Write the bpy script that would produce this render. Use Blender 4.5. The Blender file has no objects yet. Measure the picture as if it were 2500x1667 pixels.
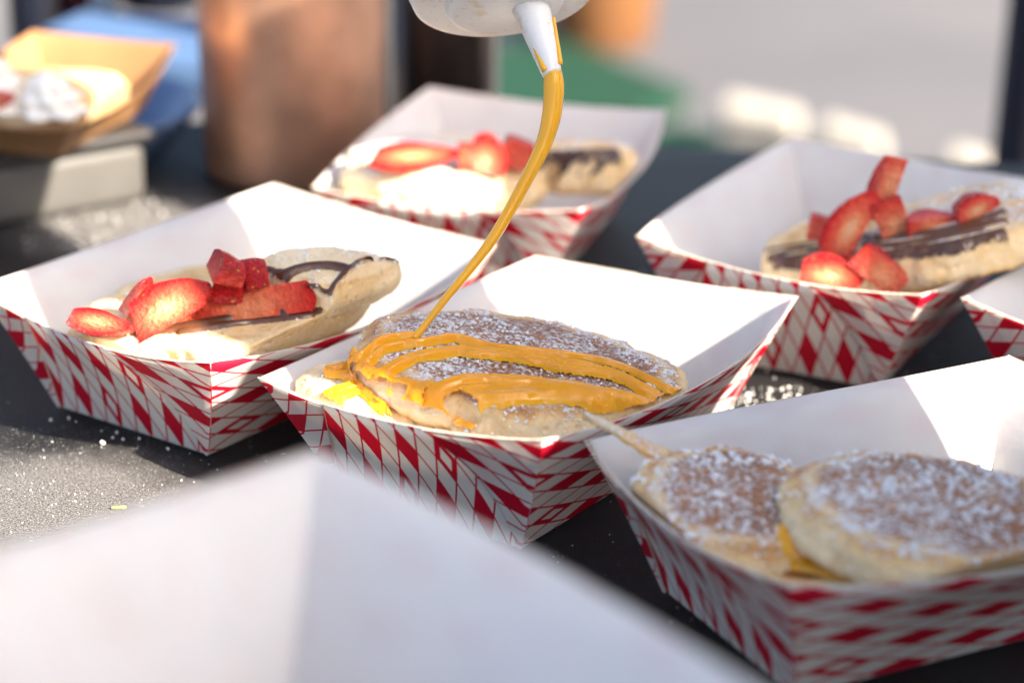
import bpy, bmesh, math, random
from mathutils import Vector, Matrix, noise, Quaternion
from mathutils.bvhtree import BVHTree

# ------------------------------------------------------------------ camera
scn = bpy.context.scene
COL = scn.collection
R = math.radians
random.seed(7)

PITCH, ROLL, CAMZ = R(20.642), R(0.753), 0.32567
_right = Vector((1, 0, 0)); _up = Vector((0, math.sin(PITCH), math.cos(PITCH)))
C_FWD = Vector((0, math.cos(PITCH), -math.sin(PITCH)))
C_RIGHT = _right * math.cos(ROLL) + _up * math.sin(ROLL)
C_UP = -_right * math.sin(ROLL) + _up * math.cos(ROLL)
C_LOC = Vector((0, 0, CAMZ))
FPX = 5903.1

cam_data = bpy.data.cameras.new("camera")
cam_data.sensor_width = 36.0
cam_data.lens = FPX * 36.0 / 2500.0
cam_data.clip_start = 0.01
cam_data.clip_end = 200.0
cam_data.dof.use_dof = True
cam_data.dof.focus_distance = 0.772
cam_data.dof.aperture_fstop = 5.6
cam = bpy.data.objects.new("camera", cam_data)
COL.objects.link(cam)
m3 = Matrix((C_RIGHT, C_UP, -C_FWD)).transposed()
cam.matrix_world = Matrix.Translation(C_LOC) @ m3.to_4x4()
scn.camera = cam

# ------------------------------------------------------------------ light
SUN_AZ = R(-38.0)      # direction towards the sun, measured from +x
SUN_EL = R(35.0)
world = bpy.data.worlds.new("World")
scn.world = world
world.use_nodes = True
wn = world.node_tree.nodes; wl = world.node_tree.links
sky = wn.new("ShaderNodeTexSky")
sky.sky_type = 'NISHITA'
sky.sun_disc = False
sky.sun_elevation = SUN_EL
sky.sun_rotation = math.pi / 2 - SUN_AZ
sky.air_density = 0.9
sky.dust_density = 3.8
sky.ozone_density = 0.7
wl.new(sky.outputs[0], wn["Background"].inputs[0])
wn["Background"].inputs[1].default_value = 0.085

sd = bpy.data.lights.new("sun", 'SUN')
sd.energy = 5.0
sd.angle = R(0.55)
sd.color = (1.0, 0.90, 0.76)
sun = bpy.data.objects.new("sun", sd)
COL.objects.link(sun)
s_dir = Vector((math.cos(SUN_EL) * math.cos(SUN_AZ), math.cos(SUN_EL) * math.sin(SUN_AZ), math.sin(SUN_EL)))
sun.rotation_euler = s_dir.to_track_quat('Z', 'Y').to_euler()
sun.location = s_dir * 3

scn.view_settings.view_transform = 'Standard'
scn.view_settings.look = 'None'
scn.view_settings.gamma = 1.0
scn.view_settings.use_curve_mapping = False
scn.view_settings.exposure = 2.16
scn.render.engine = 'CYCLES'
scn.cycles.use_denoising = True
scn.cycles.max_bounces = 10
scn.cycles.transparent_max_bounces = 8

# ------------------------------------------------------------------ helpers
def ray(u, v):
    return C_FWD + C_RIGHT * ((u - 1250.0) / FPX) + C_UP * ((833.5 - v) / FPX)

def P(u, v, z=0.0):
    """the place at height z that the photograph shows at (u, v)"""
    d = ray(u, v)
    return C_LOC + d * ((z - C_LOC.z) / d.z)

def PD(u, v, dist):
    return C_LOC + ray(u, v) * dist

def tag(o, label=None, cat=None, group=None, kind=None):
    if label: o["label"] = label
    if cat: o["category"] = cat
    if group: o["group"] = group
    if kind: o["kind"] = kind
    return o

def empty(name, loc=(0, 0, 0), rz=0.0):
    o = bpy.data.objects.new(name, None)
    o.empty_display_size = 0.02
    o.location = loc; o.rotation_euler = (0, 0, rz)
    COL.objects.link(o)
    return o

def link(name, me, mat=None, parent=None, loc=None, smooth=True):
    if mat is not None:
        for m in (mat if isinstance(mat, (list, tuple)) else [mat]):
            me.materials.append(m)
    if smooth:
        me.polygons.foreach_set("use_smooth", [True] * len(me.polygons))
    o = bpy.data.objects.new(name, me)
    COL.objects.link(o)
    if parent: o.parent = parent
    if loc is not None: o.location = loc
    return o

def mesh(name, verts, faces):
    me = bpy.data.meshes.new(name)
    me.from_pydata([tuple(v) for v in verts], [], faces)
    me.update()
    return me

def bm_mesh(name, bm):
    me = bpy.data.meshes.new(name)
    bm.normal_update(); bm.to_mesh(me); bm.free()
    return me

def fbm(p, s, seed=0.0, octs=3):
    q = Vector(p) * s + Vector((seed * 7.13, seed * 3.7, seed * 1.9))
    return noise.fractal(q, 1.0, 2.0, octs)

def lathe(profile, seg=48, cap0=True, cap1=True):
    """profile: (radius, z) pairs"""
    vs, fs = [], []
    for r, z in profile:
        for k in range(seg):
            a = 2 * math.pi * k / seg
            vs.append((r * math.cos(a), r * math.sin(a), z))
    n = len(profile)
    for i in range(n - 1):
        for k in range(seg):
            k2 = (k + 1) % seg
            fs.append((i * seg + k, i * seg + k2, (i + 1) * seg + k2, (i + 1) * seg + k))
    if cap0: fs.append(tuple(reversed(range(seg))))
    if cap1: fs.append(tuple((n - 1) * seg + k for k in range(seg)))
    return vs, fs

def rounded_box(sx, sy, sz, r, seg=3):
    bm = bmesh.new()
    bmesh.ops.create_cube(bm, size=1.0)
    for v in bm.verts:
        v.co.x *= sx; v.co.y *= sy; v.co.z *= sz
    bmesh.ops.bevel(bm, geom=list(bm.edges), offset=r, segments=seg, profile=0.5, affect='EDGES')
    return bm

def tube(points, radii, seg=14, flat=1.0):
    """swept tube through points with a radius at each; closed ends"""
    vs, fs = [], []
    n = len(points)
    up = None
    for i, p in enumerate(points):
        t = (points[min(i + 1, n - 1)] - points[max(i - 1, 0)]).normalized()
        if up is None:
            up = t.orthogonal().normalized()
        up = (up - t * up.dot(t)).normalized()
        side = t.cross(up)
        for k in range(seg):
            a = 2 * math.pi * k / seg
            vs.append(p + (up * math.cos(a) + side * math.sin(a) * flat) * radii[i])
    for i in range(n - 1):
        for k in range(seg):
            k2 = (k + 1) % seg
            fs.append((i * seg + k, i * seg + k2, (i + 1) * seg + k2, (i + 1) * seg + k))
    fs.append(tuple(reversed(range(seg))))
    fs.append(tuple((n - 1) * seg + k for k in range(seg)))
    return vs, fs

def spline(pts, n=12):
    """Catmull-Rom through tuples"""
    out = []
    m = len(pts)
    for i in range(m - 1):
        p0 = pts[max(i - 1, 0)]; p1 = pts[i]; p2 = pts[i + 1]; p3 = pts[min(i + 2, m - 1)]
        for k in range(n):
            t = k / n
            out.append(tuple(0.5 * ((2 * b) + (-a + c) * t + (2 * a - 5 * b + 4 * c - d) * t * t + (-a + 3 * b - 3 * c + d) * t ** 3)
                             for a, b, c, d in zip(p0, p1, p2, p3)))
    out.append(tuple(pts[-1]))
    return out

# ------------------------------------------------------------------ materials
class NT:
    def __init__(self, name):
        self.m = bpy.data.materials.new(name)
        self.m.use_nodes = True
        self.t = self.m.node_tree
        self.n = self.t.nodes
        self.b = self.n["Principled BSDF"]
        self.out = self.n["Material Output"]
    def add(self, kind, **kw):
        nd = self.n.new(kind)
        for k, v in kw.items(): setattr(nd, k, v)
        return nd
    def link(self, a, b): self.t.links.new(a, b)
    def math(self, op, a, b=None, c=None, clamp=False):
        nd = self.add("ShaderNodeMath", operation=op)
        nd.use_clamp = clamp
        for i, x in enumerate((a, b, c)):
            if x is None: continue
            if isinstance(x, (int, float)): nd.inputs[i].default_value = x
            else: self.link(x, nd.inputs[i])
        return nd.outputs[0]
    def mix(self, f, a, b):
        nd = self.add("ShaderNodeMix", data_type='RGBA')
        for i, x in ((0, f), (6, a), (7, b)):
            if isinstance(x, (int, float)): nd.inputs[i].default_value = x
            elif isinstance(x, (tuple, list)): nd.inputs[i].default_value = (*x, 1.0) if len(x) == 3 else x
            else: self.link(x, nd.inputs[i])
        return nd.outputs[2]
    def noise(self, scale, detail=3.0, rough=0.55, vec=None, dist=0.0):
        nd = self.add("ShaderNodeTexNoise")
        nd.inputs["Scale"].default_value = scale
        nd.inputs["Detail"].default_value = detail
        nd.inputs["Roughness"].default_value = rough
        nd.inputs["Distortion"].default_value = dist
        if vec is not None: self.link(vec, nd.inputs["Vector"])
        return nd.outputs[0]
    def ramp(self, f, stops):
        nd = self.add("ShaderNodeValToRGB")
        el = nd.color_ramp.elements
        while len(el) < len(stops): el.new(0.5)
        for e, (p, c) in zip(el, stops):
            e.position = p
            e.color = (c, c, c, 1) if isinstance(c, (int, float)) else (*c, 1)
        self.link(f, nd.inputs[0])
        return nd.outputs[0]
    def obj(self): return self.add("ShaderNodeTexCoord").outputs["Object"]
    def bump(self, h, strength=0.3, dist=0.001):
        nd = self.add("ShaderNodeBump")
        nd.inputs["Strength"].default_value = strength
        nd.inputs["Distance"].default_value = dist
        self.link(h, nd.inputs["Height"])
        self.link(nd.outputs[0], self.b.inputs["Normal"])
        return nd
    def set(self, **kw):
        names = dict(color="Base Color", rough="Roughness", metal="Metallic", spec="Specular IOR Level", ior="IOR", sss="Subsurface Weight",
                     sssr="Subsurface Radius", ssss="Subsurface Scale", coat="Coat Weight", coatr="Coat Roughness", sheen="Sheen Weight",
                     sheenr="Sheen Roughness", trans="Transmission Weight")
        for k, v in kw.items():
            i = self.b.inputs[names[k]]
            if isinstance(v, (int, float)): i.default_value = v
            elif isinstance(v, (tuple, list)):
                i.default_value = (*v, 1.0) if (len(v) == 3 and k == "color") else v
            else: self.link(v, i)
        return self

M = {}

def translucent(t, color, fac):
    tr = t.add("ShaderNodeBsdfTranslucent")
    if isinstance(color, tuple): tr.inputs[0].default_value = (*color, 1)
    else: t.link(color, tr.inputs[0])
    mx = t.add("ShaderNodeMixShader")
    mx.inputs[0].default_value = fac
    t.link(t.b.outputs[0], mx.inputs[1]); t.link(tr.outputs[0], mx.inputs[2])
    t.link(mx.outputs[0], t.out.inputs[0])

def mat_print():
    t = NT("printed_paper")
    uv = t.add("ShaderNodeUVMap").outputs[0]
    sep = t.add("ShaderNodeSeparateXYZ"); t.link(uv, sep.inputs[0])
    A, B = 0.0072, 0.0225
    X = t.math('DIVIDE', sep.outputs[0], A); Y = t.math('DIVIDE', sep.outputs[1], B)
    rnd = t.math('MULTIPLY', t.add("ShaderNodeObjectInfo").outputs["Alpha"], 1.0)
    p = t.math('ADD', t.math('ADD', X, Y), 100.37); q = t.math('ADD', t.math('SUBTRACT', X, Y), 100.12)
    def cell(w):
        fl = t.math('FLOOR', w); fr = t.math('FRACT', w)
        edge = t.math('MINIMUM', fr, t.math('SUBTRACT', 1.0, fr))
        even = t.math('LESS_THAN', t.math('MODULO', fl, 2.0), 0.5)
        return fl, edge, even
    pf, pe, pv = cell(p); qf, qe, qv = cell(q)
    e = t.math('MINIMUM', pe, qe)
    line = t.math('LESS_THAN', e, 0.048)
    solid = t.math('MULTIPLY', pv, qv)
    code = t.math('MODULO', t.math('ADD', t.math('MULTIPLY', pf, 0.5), t.math('MULTIPLY', qf, 1.0)), 5.0)
    hol = t.math('MULTIPLY', t.math('LESS_THAN', code, 0.7), t.math('GREATER_THAN', e, 0.23))
    red = t.math('MAXIMUM', line, t.math('MULTIPLY', solid, t.math('SUBTRACT', 1.0, hol)))
    ob = t.obj()
    grain = t.noise(900.0, 2.0, 0.6, ob)
    ink = t.mix(t.ramp(grain, [(0.3, 0.0), (0.7, 1.0)]), (0.68, 0.010, 0.040), (0.58, 0.007, 0.030))
    pap = t.mix(t.ramp(t.noise(60.0, 3.0, 0.6, ob), [(0.3, 0.0), (0.7, 1.0)]), (0.86, 0.83, 0.77), (0.82, 0.79, 0.73))
    col = t.mix(red, pap, ink)
    t.set(color=col, rough=0.42, spec=0.35)
    t.bump(t.noise(450.0, 3.0, 0.6, ob), 0.12, 0.0004)
    translucent(t, col, 0.30)
    return t.m

def mat_paper(name, c1, c2, fac=0.30):
    t = NT(name)
    ob = t.obj()
    col = t.mix(t.ramp(t.noise(45.0, 4.0, 0.6, ob), [(0.3, 0.0), (0.7, 1.0)]), c1, c2)
    stain = t.ramp(t.noise(21.0, 5.0, 0.62, ob, 0.5), [(0.60, 0.0), (0.72, 0.30)])
    col = t.mix(stain, col, tuple(c * k for c, k in zip(c2, (0.97, 0.90, 0.78))))
    t.set(color=col, rough=0.5, spec=0.3)
    t.bump(t.math('ADD', t.noise(380.0, 3.0, 0.6, ob), t.math('MULTIPLY', t.noise(35.0, 3.0, 0.5, ob), 3.0)), 0.18, 0.0006)
    translucent(t, col, fac)
    return t.m

M['print'] = mat_print()
M['paper'] = mat_paper("white_paper", (0.84, 0.82, 0.79), (0.80, 0.78, 0.75))
M['edge'] = mat_paper("cut_paper_edge", (0.86, 0.78, 0.64), (0.80, 0.70, 0.55), 0.35)
M['kraft'] = mat_paper("kraft_paper", (0.45, 0.24, 0.11), (0.38, 0.20, 0.085), 0.25)

def mat_cloth():
    t = NT("black_tablecloth")
    ob = t.obj()
    mp = t.add("ShaderNodeMapping"); mp.inputs["Rotation"].default_value = (0, 0, R(24)); t.link(ob, mp.inputs[0])
    w1 = t.add("ShaderNodeTexWave", wave_type='BANDS', bands_direction='X'); w1.inputs["Scale"].default_value = 520; w1.inputs["Distortion"].default_value = 1.0
    w2 = t.add("ShaderNodeTexWave", wave_type='BANDS', bands_direction='Y'); w2.inputs["Scale"].default_value = 300; w2.inputs["Distortion"].default_value = 1.0
    t.link(mp.outputs[0], w1.inputs[0]); t.link(mp.outputs[0], w2.inputs[0])
    h = t.math('ADD', w1.outputs[1], w2.outputs[1])
    spk = t.noise(1500.0, 2.0, 0.7, ob)
    h2 = t.math('ADD', h, t.math('MULTIPLY', spk, 1.2))
    dust = t.ramp(t.noise(26.0, 5.0, 0.65, ob), [(0.42, 0.0), (0.75, 1.0)])
    col = t.mix(dust, (0.0050, 0.0046, 0.0054), (0.0105, 0.0098, 0.010))
    # sunlit look of two cloth patches, painted in as a lighter colour
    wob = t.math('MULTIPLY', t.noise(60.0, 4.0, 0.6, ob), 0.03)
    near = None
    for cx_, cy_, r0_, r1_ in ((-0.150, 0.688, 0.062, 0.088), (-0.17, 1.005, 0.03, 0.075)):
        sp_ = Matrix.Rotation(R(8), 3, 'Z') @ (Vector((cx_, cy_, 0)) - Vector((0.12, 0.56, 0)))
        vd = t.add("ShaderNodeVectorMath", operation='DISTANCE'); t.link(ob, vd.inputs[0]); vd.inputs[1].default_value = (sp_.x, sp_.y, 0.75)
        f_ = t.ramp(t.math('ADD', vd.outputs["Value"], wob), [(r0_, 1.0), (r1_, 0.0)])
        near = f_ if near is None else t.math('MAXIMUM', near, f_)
    sun_tint = t.math('MULTIPLY', near, t.ramp(spk, [(0.40, 0.15), (0.60, 1.0)]))
    col = t.mix(sun_tint, col, (0.22, 0.208, 0.20))
    t.set(color=col, rough=t.ramp(spk, [(0.3, 0.34), (0.7, 0.6)]), spec=0.24, sheen=0.02, sheenr=0.35)
    t.bump(h2, 0.55, 0.0006)
    return t.m
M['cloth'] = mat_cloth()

def mat_pancake():
    t = NT("pancake")
    ob = t.obj()
    crust = t.add("ShaderNodeAttribute", attribute_name="crust").outputs["Fac"]
    sugar = t.add("ShaderNodeAttribute", attribute_name="sugar").outputs["Fac"]
    n1 = t.noise(42.0, 5.0, 0.62, ob)
    n2 = t.noise(170.0, 4.0, 0.6, ob)
    n3 = t.noise(700.0, 3.0, 0.6, ob)
    cr = t.math('ADD', crust, t.math('MULTIPLY', t.math('SUBTRACT', n1, 0.5), 0.9))
    cr = t.math('ADD', cr, t.math('MULTIPLY', t.math('SUBTRACT', n2, 0.5), 0.45), clamp=True)
    nd = t.add("ShaderNodeValToRGB"); el = nd.color_ramp.elements
    for _ in range(3): el.new(0.5)
    for e, (p, c) in zip(el, ((0.0, (0.88, 0.70, 0.44)), (0.28, (0.80, 0.55, 0.26)), (0.5, (0.62, 0.31, 0.09)), (0.75, (0.36, 0.125, 0.028)), (1.0, (0.22, 0.065, 0.014)))):
        e.position = p; e.color = (*c, 1)
    t.link(cr, nd.inputs[0])
    # dusting of powdered sugar, in flecks
    s1 = t.noise(680.0, 4.0, 0.70, ob)
    thr = t.math('SUBTRACT', 0.80, t.math('MULTIPLY', sugar, 0.42))
    thr = t.math('ADD', thr, t.math('MULTIPLY', t.math('SUBTRACT', n1, 0.5), 0.30))
    fle = t.math('MULTIPLY', t.math('SUBTRACT', t.math('ADD', t.math('MULTIPLY', s1, 0.65), t.math('MULTIPLY', n2, 0.42)), thr), 9.0, clamp=True)
    veil = t.math('MULTIPLY', t.math('MULTIPLY', sugar, t.ramp(n3, [(0.35, 0.0), (0.75, 1.0)])), t.ramp(n1, [(0.3, 0.35), (0.7, 0.85)]))
    base_ = t.mix(t.math('MULTIPLY', veil, 0.6), nd.outputs[0], (0.80, 0.70, 0.58))
    col = t.mix(fle, base_, (0.86, 0.84, 0.82))
    t.set(color=col, rough=0.62, spec=0.25, sss=0.25, sssr=(0.006, 0.003, 0.0012), ssss=0.5)
    pores = t.add("ShaderNodeTexVoronoi"); pores.inputs["Scale"].default_value = 260.0; t.link(ob, pores.inputs[0])
    h = t.math('ADD', t.math('MULTIPLY', n2, 1.6), t.math('MULTIPLY', n3, 0.7))
    h = t.math('ADD', h, t.math('MULTIPLY', t.ramp(pores.outputs[0], [(0.0, 0.0), (0.35, 1.0)]), 1.3))
    h = t.math('ADD', h, t.math('MULTIPLY', fle, 1.6))
    t.bump(h, 0.55, 0.0009)
    return t.m
M['pancake'] = mat_pancake()

def mat_sugar():
    t = NT("powdered_sugar")
    t.set(color=(0.88, 0.87, 0.86), rough=0.7, spec=0.3, sss=0.2, sssr=(0.002, 0.002, 0.002), ssss=0.5)
    return t.m
M['sugar'] = mat_sugar()

def mat_crystal():
    t = NT("sugar_crystal")
    t.set(color=(0.88, 0.86, 0.82), rough=0.14, spec=0.6)
    return t.m
M['crystal'] = mat_crystal()

def mat_caramel():
    t = NT("caramel")
    ob = t.obj()
    th = t.add("ShaderNodeAttribute", attribute_name="thick").outputs["Fac"]
    f = t.math('ADD', th, t.math('MULTIPLY', t.math('SUBTRACT', t.noise(90.0, 3.0, 0.5, ob), 0.5), 0.5), clamp=True)
    col = t.mix(f, (1.0, 0.52, 0.024), (1.0, 0.40, 0.012))
    t.set(color=col, rough=0.04, spec=0.5, ior=1.47, trans=0.18, coat=0.0)
    t.bump(t.noise(160.0, 2.0, 0.4, ob), 0.10, 0.0008)
    return t.m
M['caramel'] = mat_caramel()

def mat_choc():
    t = NT("chocolate_sauce")
    ob = t.obj()
    th = t.add("ShaderNodeAttribute", attribute_name="thick").outputs["Fac"]
    col = t.mix(th, (0.16, 0.065, 0.028), (0.045, 0.018, 0.011))
    t.set(color=col, rough=0.16, spec=0.55, sss=0.12, sssr=(0.002, 0.0008, 0.0004), ssss=0.5)
    t.bump(t.noise(200.0, 2.0, 0.5, ob), 0.15, 0.0006)
    return t.m
M['choc'] = mat_choc()

def mat_berry():
    t = NT("strawberry_flesh")
    ob = t.obj()
    ln = t.add("ShaderNodeVectorMath", operation='LENGTH')
    sx = t.add("ShaderNodeVectorMath", operation='MULTIPLY'); sx.inputs[1].default_value = (0.80, 1.12, 1.12); t.link(ob, sx.inputs[0]); t.link(sx.outputs[0], ln.inputs[0])
    n = t.noise(3.2, 4.0, 0.6, ob, 0.8)
    d = t.math('ADD', ln.outputs["Value"], t.math('MULTIPLY', t.math('SUBTRACT', n, 0.5), 0.30))
    nd = t.add("ShaderNodeValToRGB"); el = nd.color_ramp.elements
    for _ in range(4): el.new(0.5)
    for e, (p, c) in zip(el, ((0.0, (0.88, 0.56, 0.36)), (0.25, (0.86, 0.36, 0.17)), (0.48, (0.82, 0.15, 0.075)), (0.72, (0.76, 0.062, 0.038)), (0.88, (0.62, 0.018, 0.018)), (1.0, (0.46, 0.008, 0.010)))):
        e.position = p; e.color = (*c, 1)
    t.link(d, nd.inputs[0])
    v = t.add("ShaderNodeTexVoronoi"); v.inputs["Scale"].default_value = 4.6; t.link(ob, v.inputs[0])
    seeds = t.math('MULTIPLY', t.math('LESS_THAN', v.outputs[0], 0.17), t.math('GREATER_THAN', ln.outputs["Value"], 0.93))
    t.set(color=t.mix(seeds, nd.outputs[0], (0.62, 0.33, 0.07)), rough=t.ramp(t.noise(5.0, 3.0, 0.6, ob), [(0.35, 0.12), (0.7, 0.38)]), spec=0.5, sss=0.22, sssr=(0.004, 0.0010, 0.0005), ssss=0.4)
    t.bump(t.math('ADD', t.noise(9.0, 4.0, 0.65, ob), t.math('MULTIPLY', v.outputs[0], 0.5)), 0.55, 0.08)
    return t.m
M['berry'] = mat_berry()

def plain(name, color, rough=0.5, metal=0.0, spec=0.5, vary=0.12, scale=30.0, bump=0.0, bscale=200.0, **kw):
    t = NT(name)
    ob = t.obj()
    d = tuple(c * (1 - vary) for c in color)
    col = t.mix(t.ramp(t.noise(scale, 4.0, 0.6, ob), [(0.3, 0.0), (0.7, 1.0)]), color, d)
    t.set(color=col, rough=rough, metal=metal, spec=spec, **kw)
    if bump: t.bump(t.noise(bscale, 3.0, 0.6, ob), bump, 0.001)
    return t.m

# ------------------------------------------------------------------ setting: ground, table
def mat_pavement():
    t = NT("pavement")
    ob = t.obj()
    big = t.ramp(t.noise(1.1, 4.0, 0.55, ob), [(0.35, 0.0), (0.65, 1.0)])
    fine = t.noise(60.0, 4.0, 0.6, ob)
    col = t.mix(big, (0.085, 0.085, 0.096), (0.115, 0.112, 0.118))
    col = t.mix(t.ramp(fine, [(0.35, 0.0), (0.7, 0.5)]), col, (0.075, 0.073, 0.072))
    t.set(color=col, rough=0.85, spec=0.25)
    t.bump(fine, 0.4, 0.004)
    return t.m

g = link("pavement", mesh("pavement", [(-60, -60, -0.75), (60, -60, -0.75), (60, 60, -0.75), (-60, 60, -0.75)], [(0, 1, 2, 3)]), mat_pavement(), smooth=False)
tag(g, kind="structure")

TAB_ROT = R(-8)
def make_table():
    root = empty("table", (0.12, 0.56, -0.75), TAB_ROT)
    tag(root, "long table under a plain black cloth carrying all the food trays", "table")
    # cloth: top sheet and hanging skirt with soft folds, local frame of the table
    X0, X1, Y0, Y1, Z = -1.15, 1.05, -0.62, 0.565, 0.75
    nx, ny = 60, 34
    vs, fs = [], []
    for j in range(ny + 1):
        for i in range(nx + 1):
            x = X0 + (X1 - X0) * i / nx; y = Y0 + (Y1 - Y0) * j / ny
            vs.append((x, y, Z))
    for j in range(ny):
        for i in range(nx):
            a = j * (nx + 1) + i
            fs.append((a, a + 1, a + nx + 2, a + nx + 1))
    def edge_ids():
        ids = [i for i in range(nx + 1)]
        ids += [j * (nx + 1) + nx for j in range(1, ny + 1)]
        ids += [ny * (nx + 1) + i for i in range(nx - 1, -1, -1)]
        ids += [j * (nx + 1) for j in range(ny - 1, 0, -1)]
        return ids
    ids = edge_ids(); n = len(ids); prev = ids
    cx, cy = (X0 + X1) / 2, (Y0 + Y1) / 2
    for r, (dz, fl) in enumerate(((0.006, 0.008), (0.06, 0.014), (0.3, 0.03), (0.70, 0.05))):
        cur = []
        for k, a in enumerate(ids):
            x, y, z = vs[a]
            ox = 1 if abs(x - X1) < 1e-6 else (-1 if abs(x - X0) < 1e-6 else 0)
            oy = 1 if abs(y - Y1) < 1e-6 else (-1 if abs(y - Y0) < 1e-6 else 0)
            w = fl * (1 + 0.5 * math.sin(k * 1.1) * min(1, r))
            cur.append(len(vs)); vs.append((x + ox * w, y + oy * w, Z - dz))
        for k in range(n):
            k2 = (k + 1) % n
            fs.append((prev[k], cur[k], cur[k2], prev[k2]))
        prev = cur
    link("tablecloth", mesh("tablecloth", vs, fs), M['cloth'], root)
    legm = plain("table_leg_steel", (0.35, 0.35, 0.36), 0.4, 1.0)
    for x in (X0 + 0.08, X1 - 0.08):
        for y in (Y0 + 0.08, Y1 - 0.08):
            v, f = lathe([(0.016, 0.0), (0.016, 0.72)], 16)
            link("leg", mesh("leg", v, f), legm, root, (x, y, 0.0))
    bm = rounded_box(X1 - X0 - 0.02, Y1 - Y0 - 0.02, 0.025, 0.004)
    link("table_top", bm_mesh("table_top", bm), plain("table_board", (0.4, 0.38, 0.35), 0.6), root, (cx, cy, Z - 0.0145))
    return root
make_table()

# ------------------------------------------------------------------ paper food trays
TA, TB, TA0, TB0, TH = 0.10753, 0.15246, 0.06934, 0.11726, 0.04651
TH_PAPER = 0.0008

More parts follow.
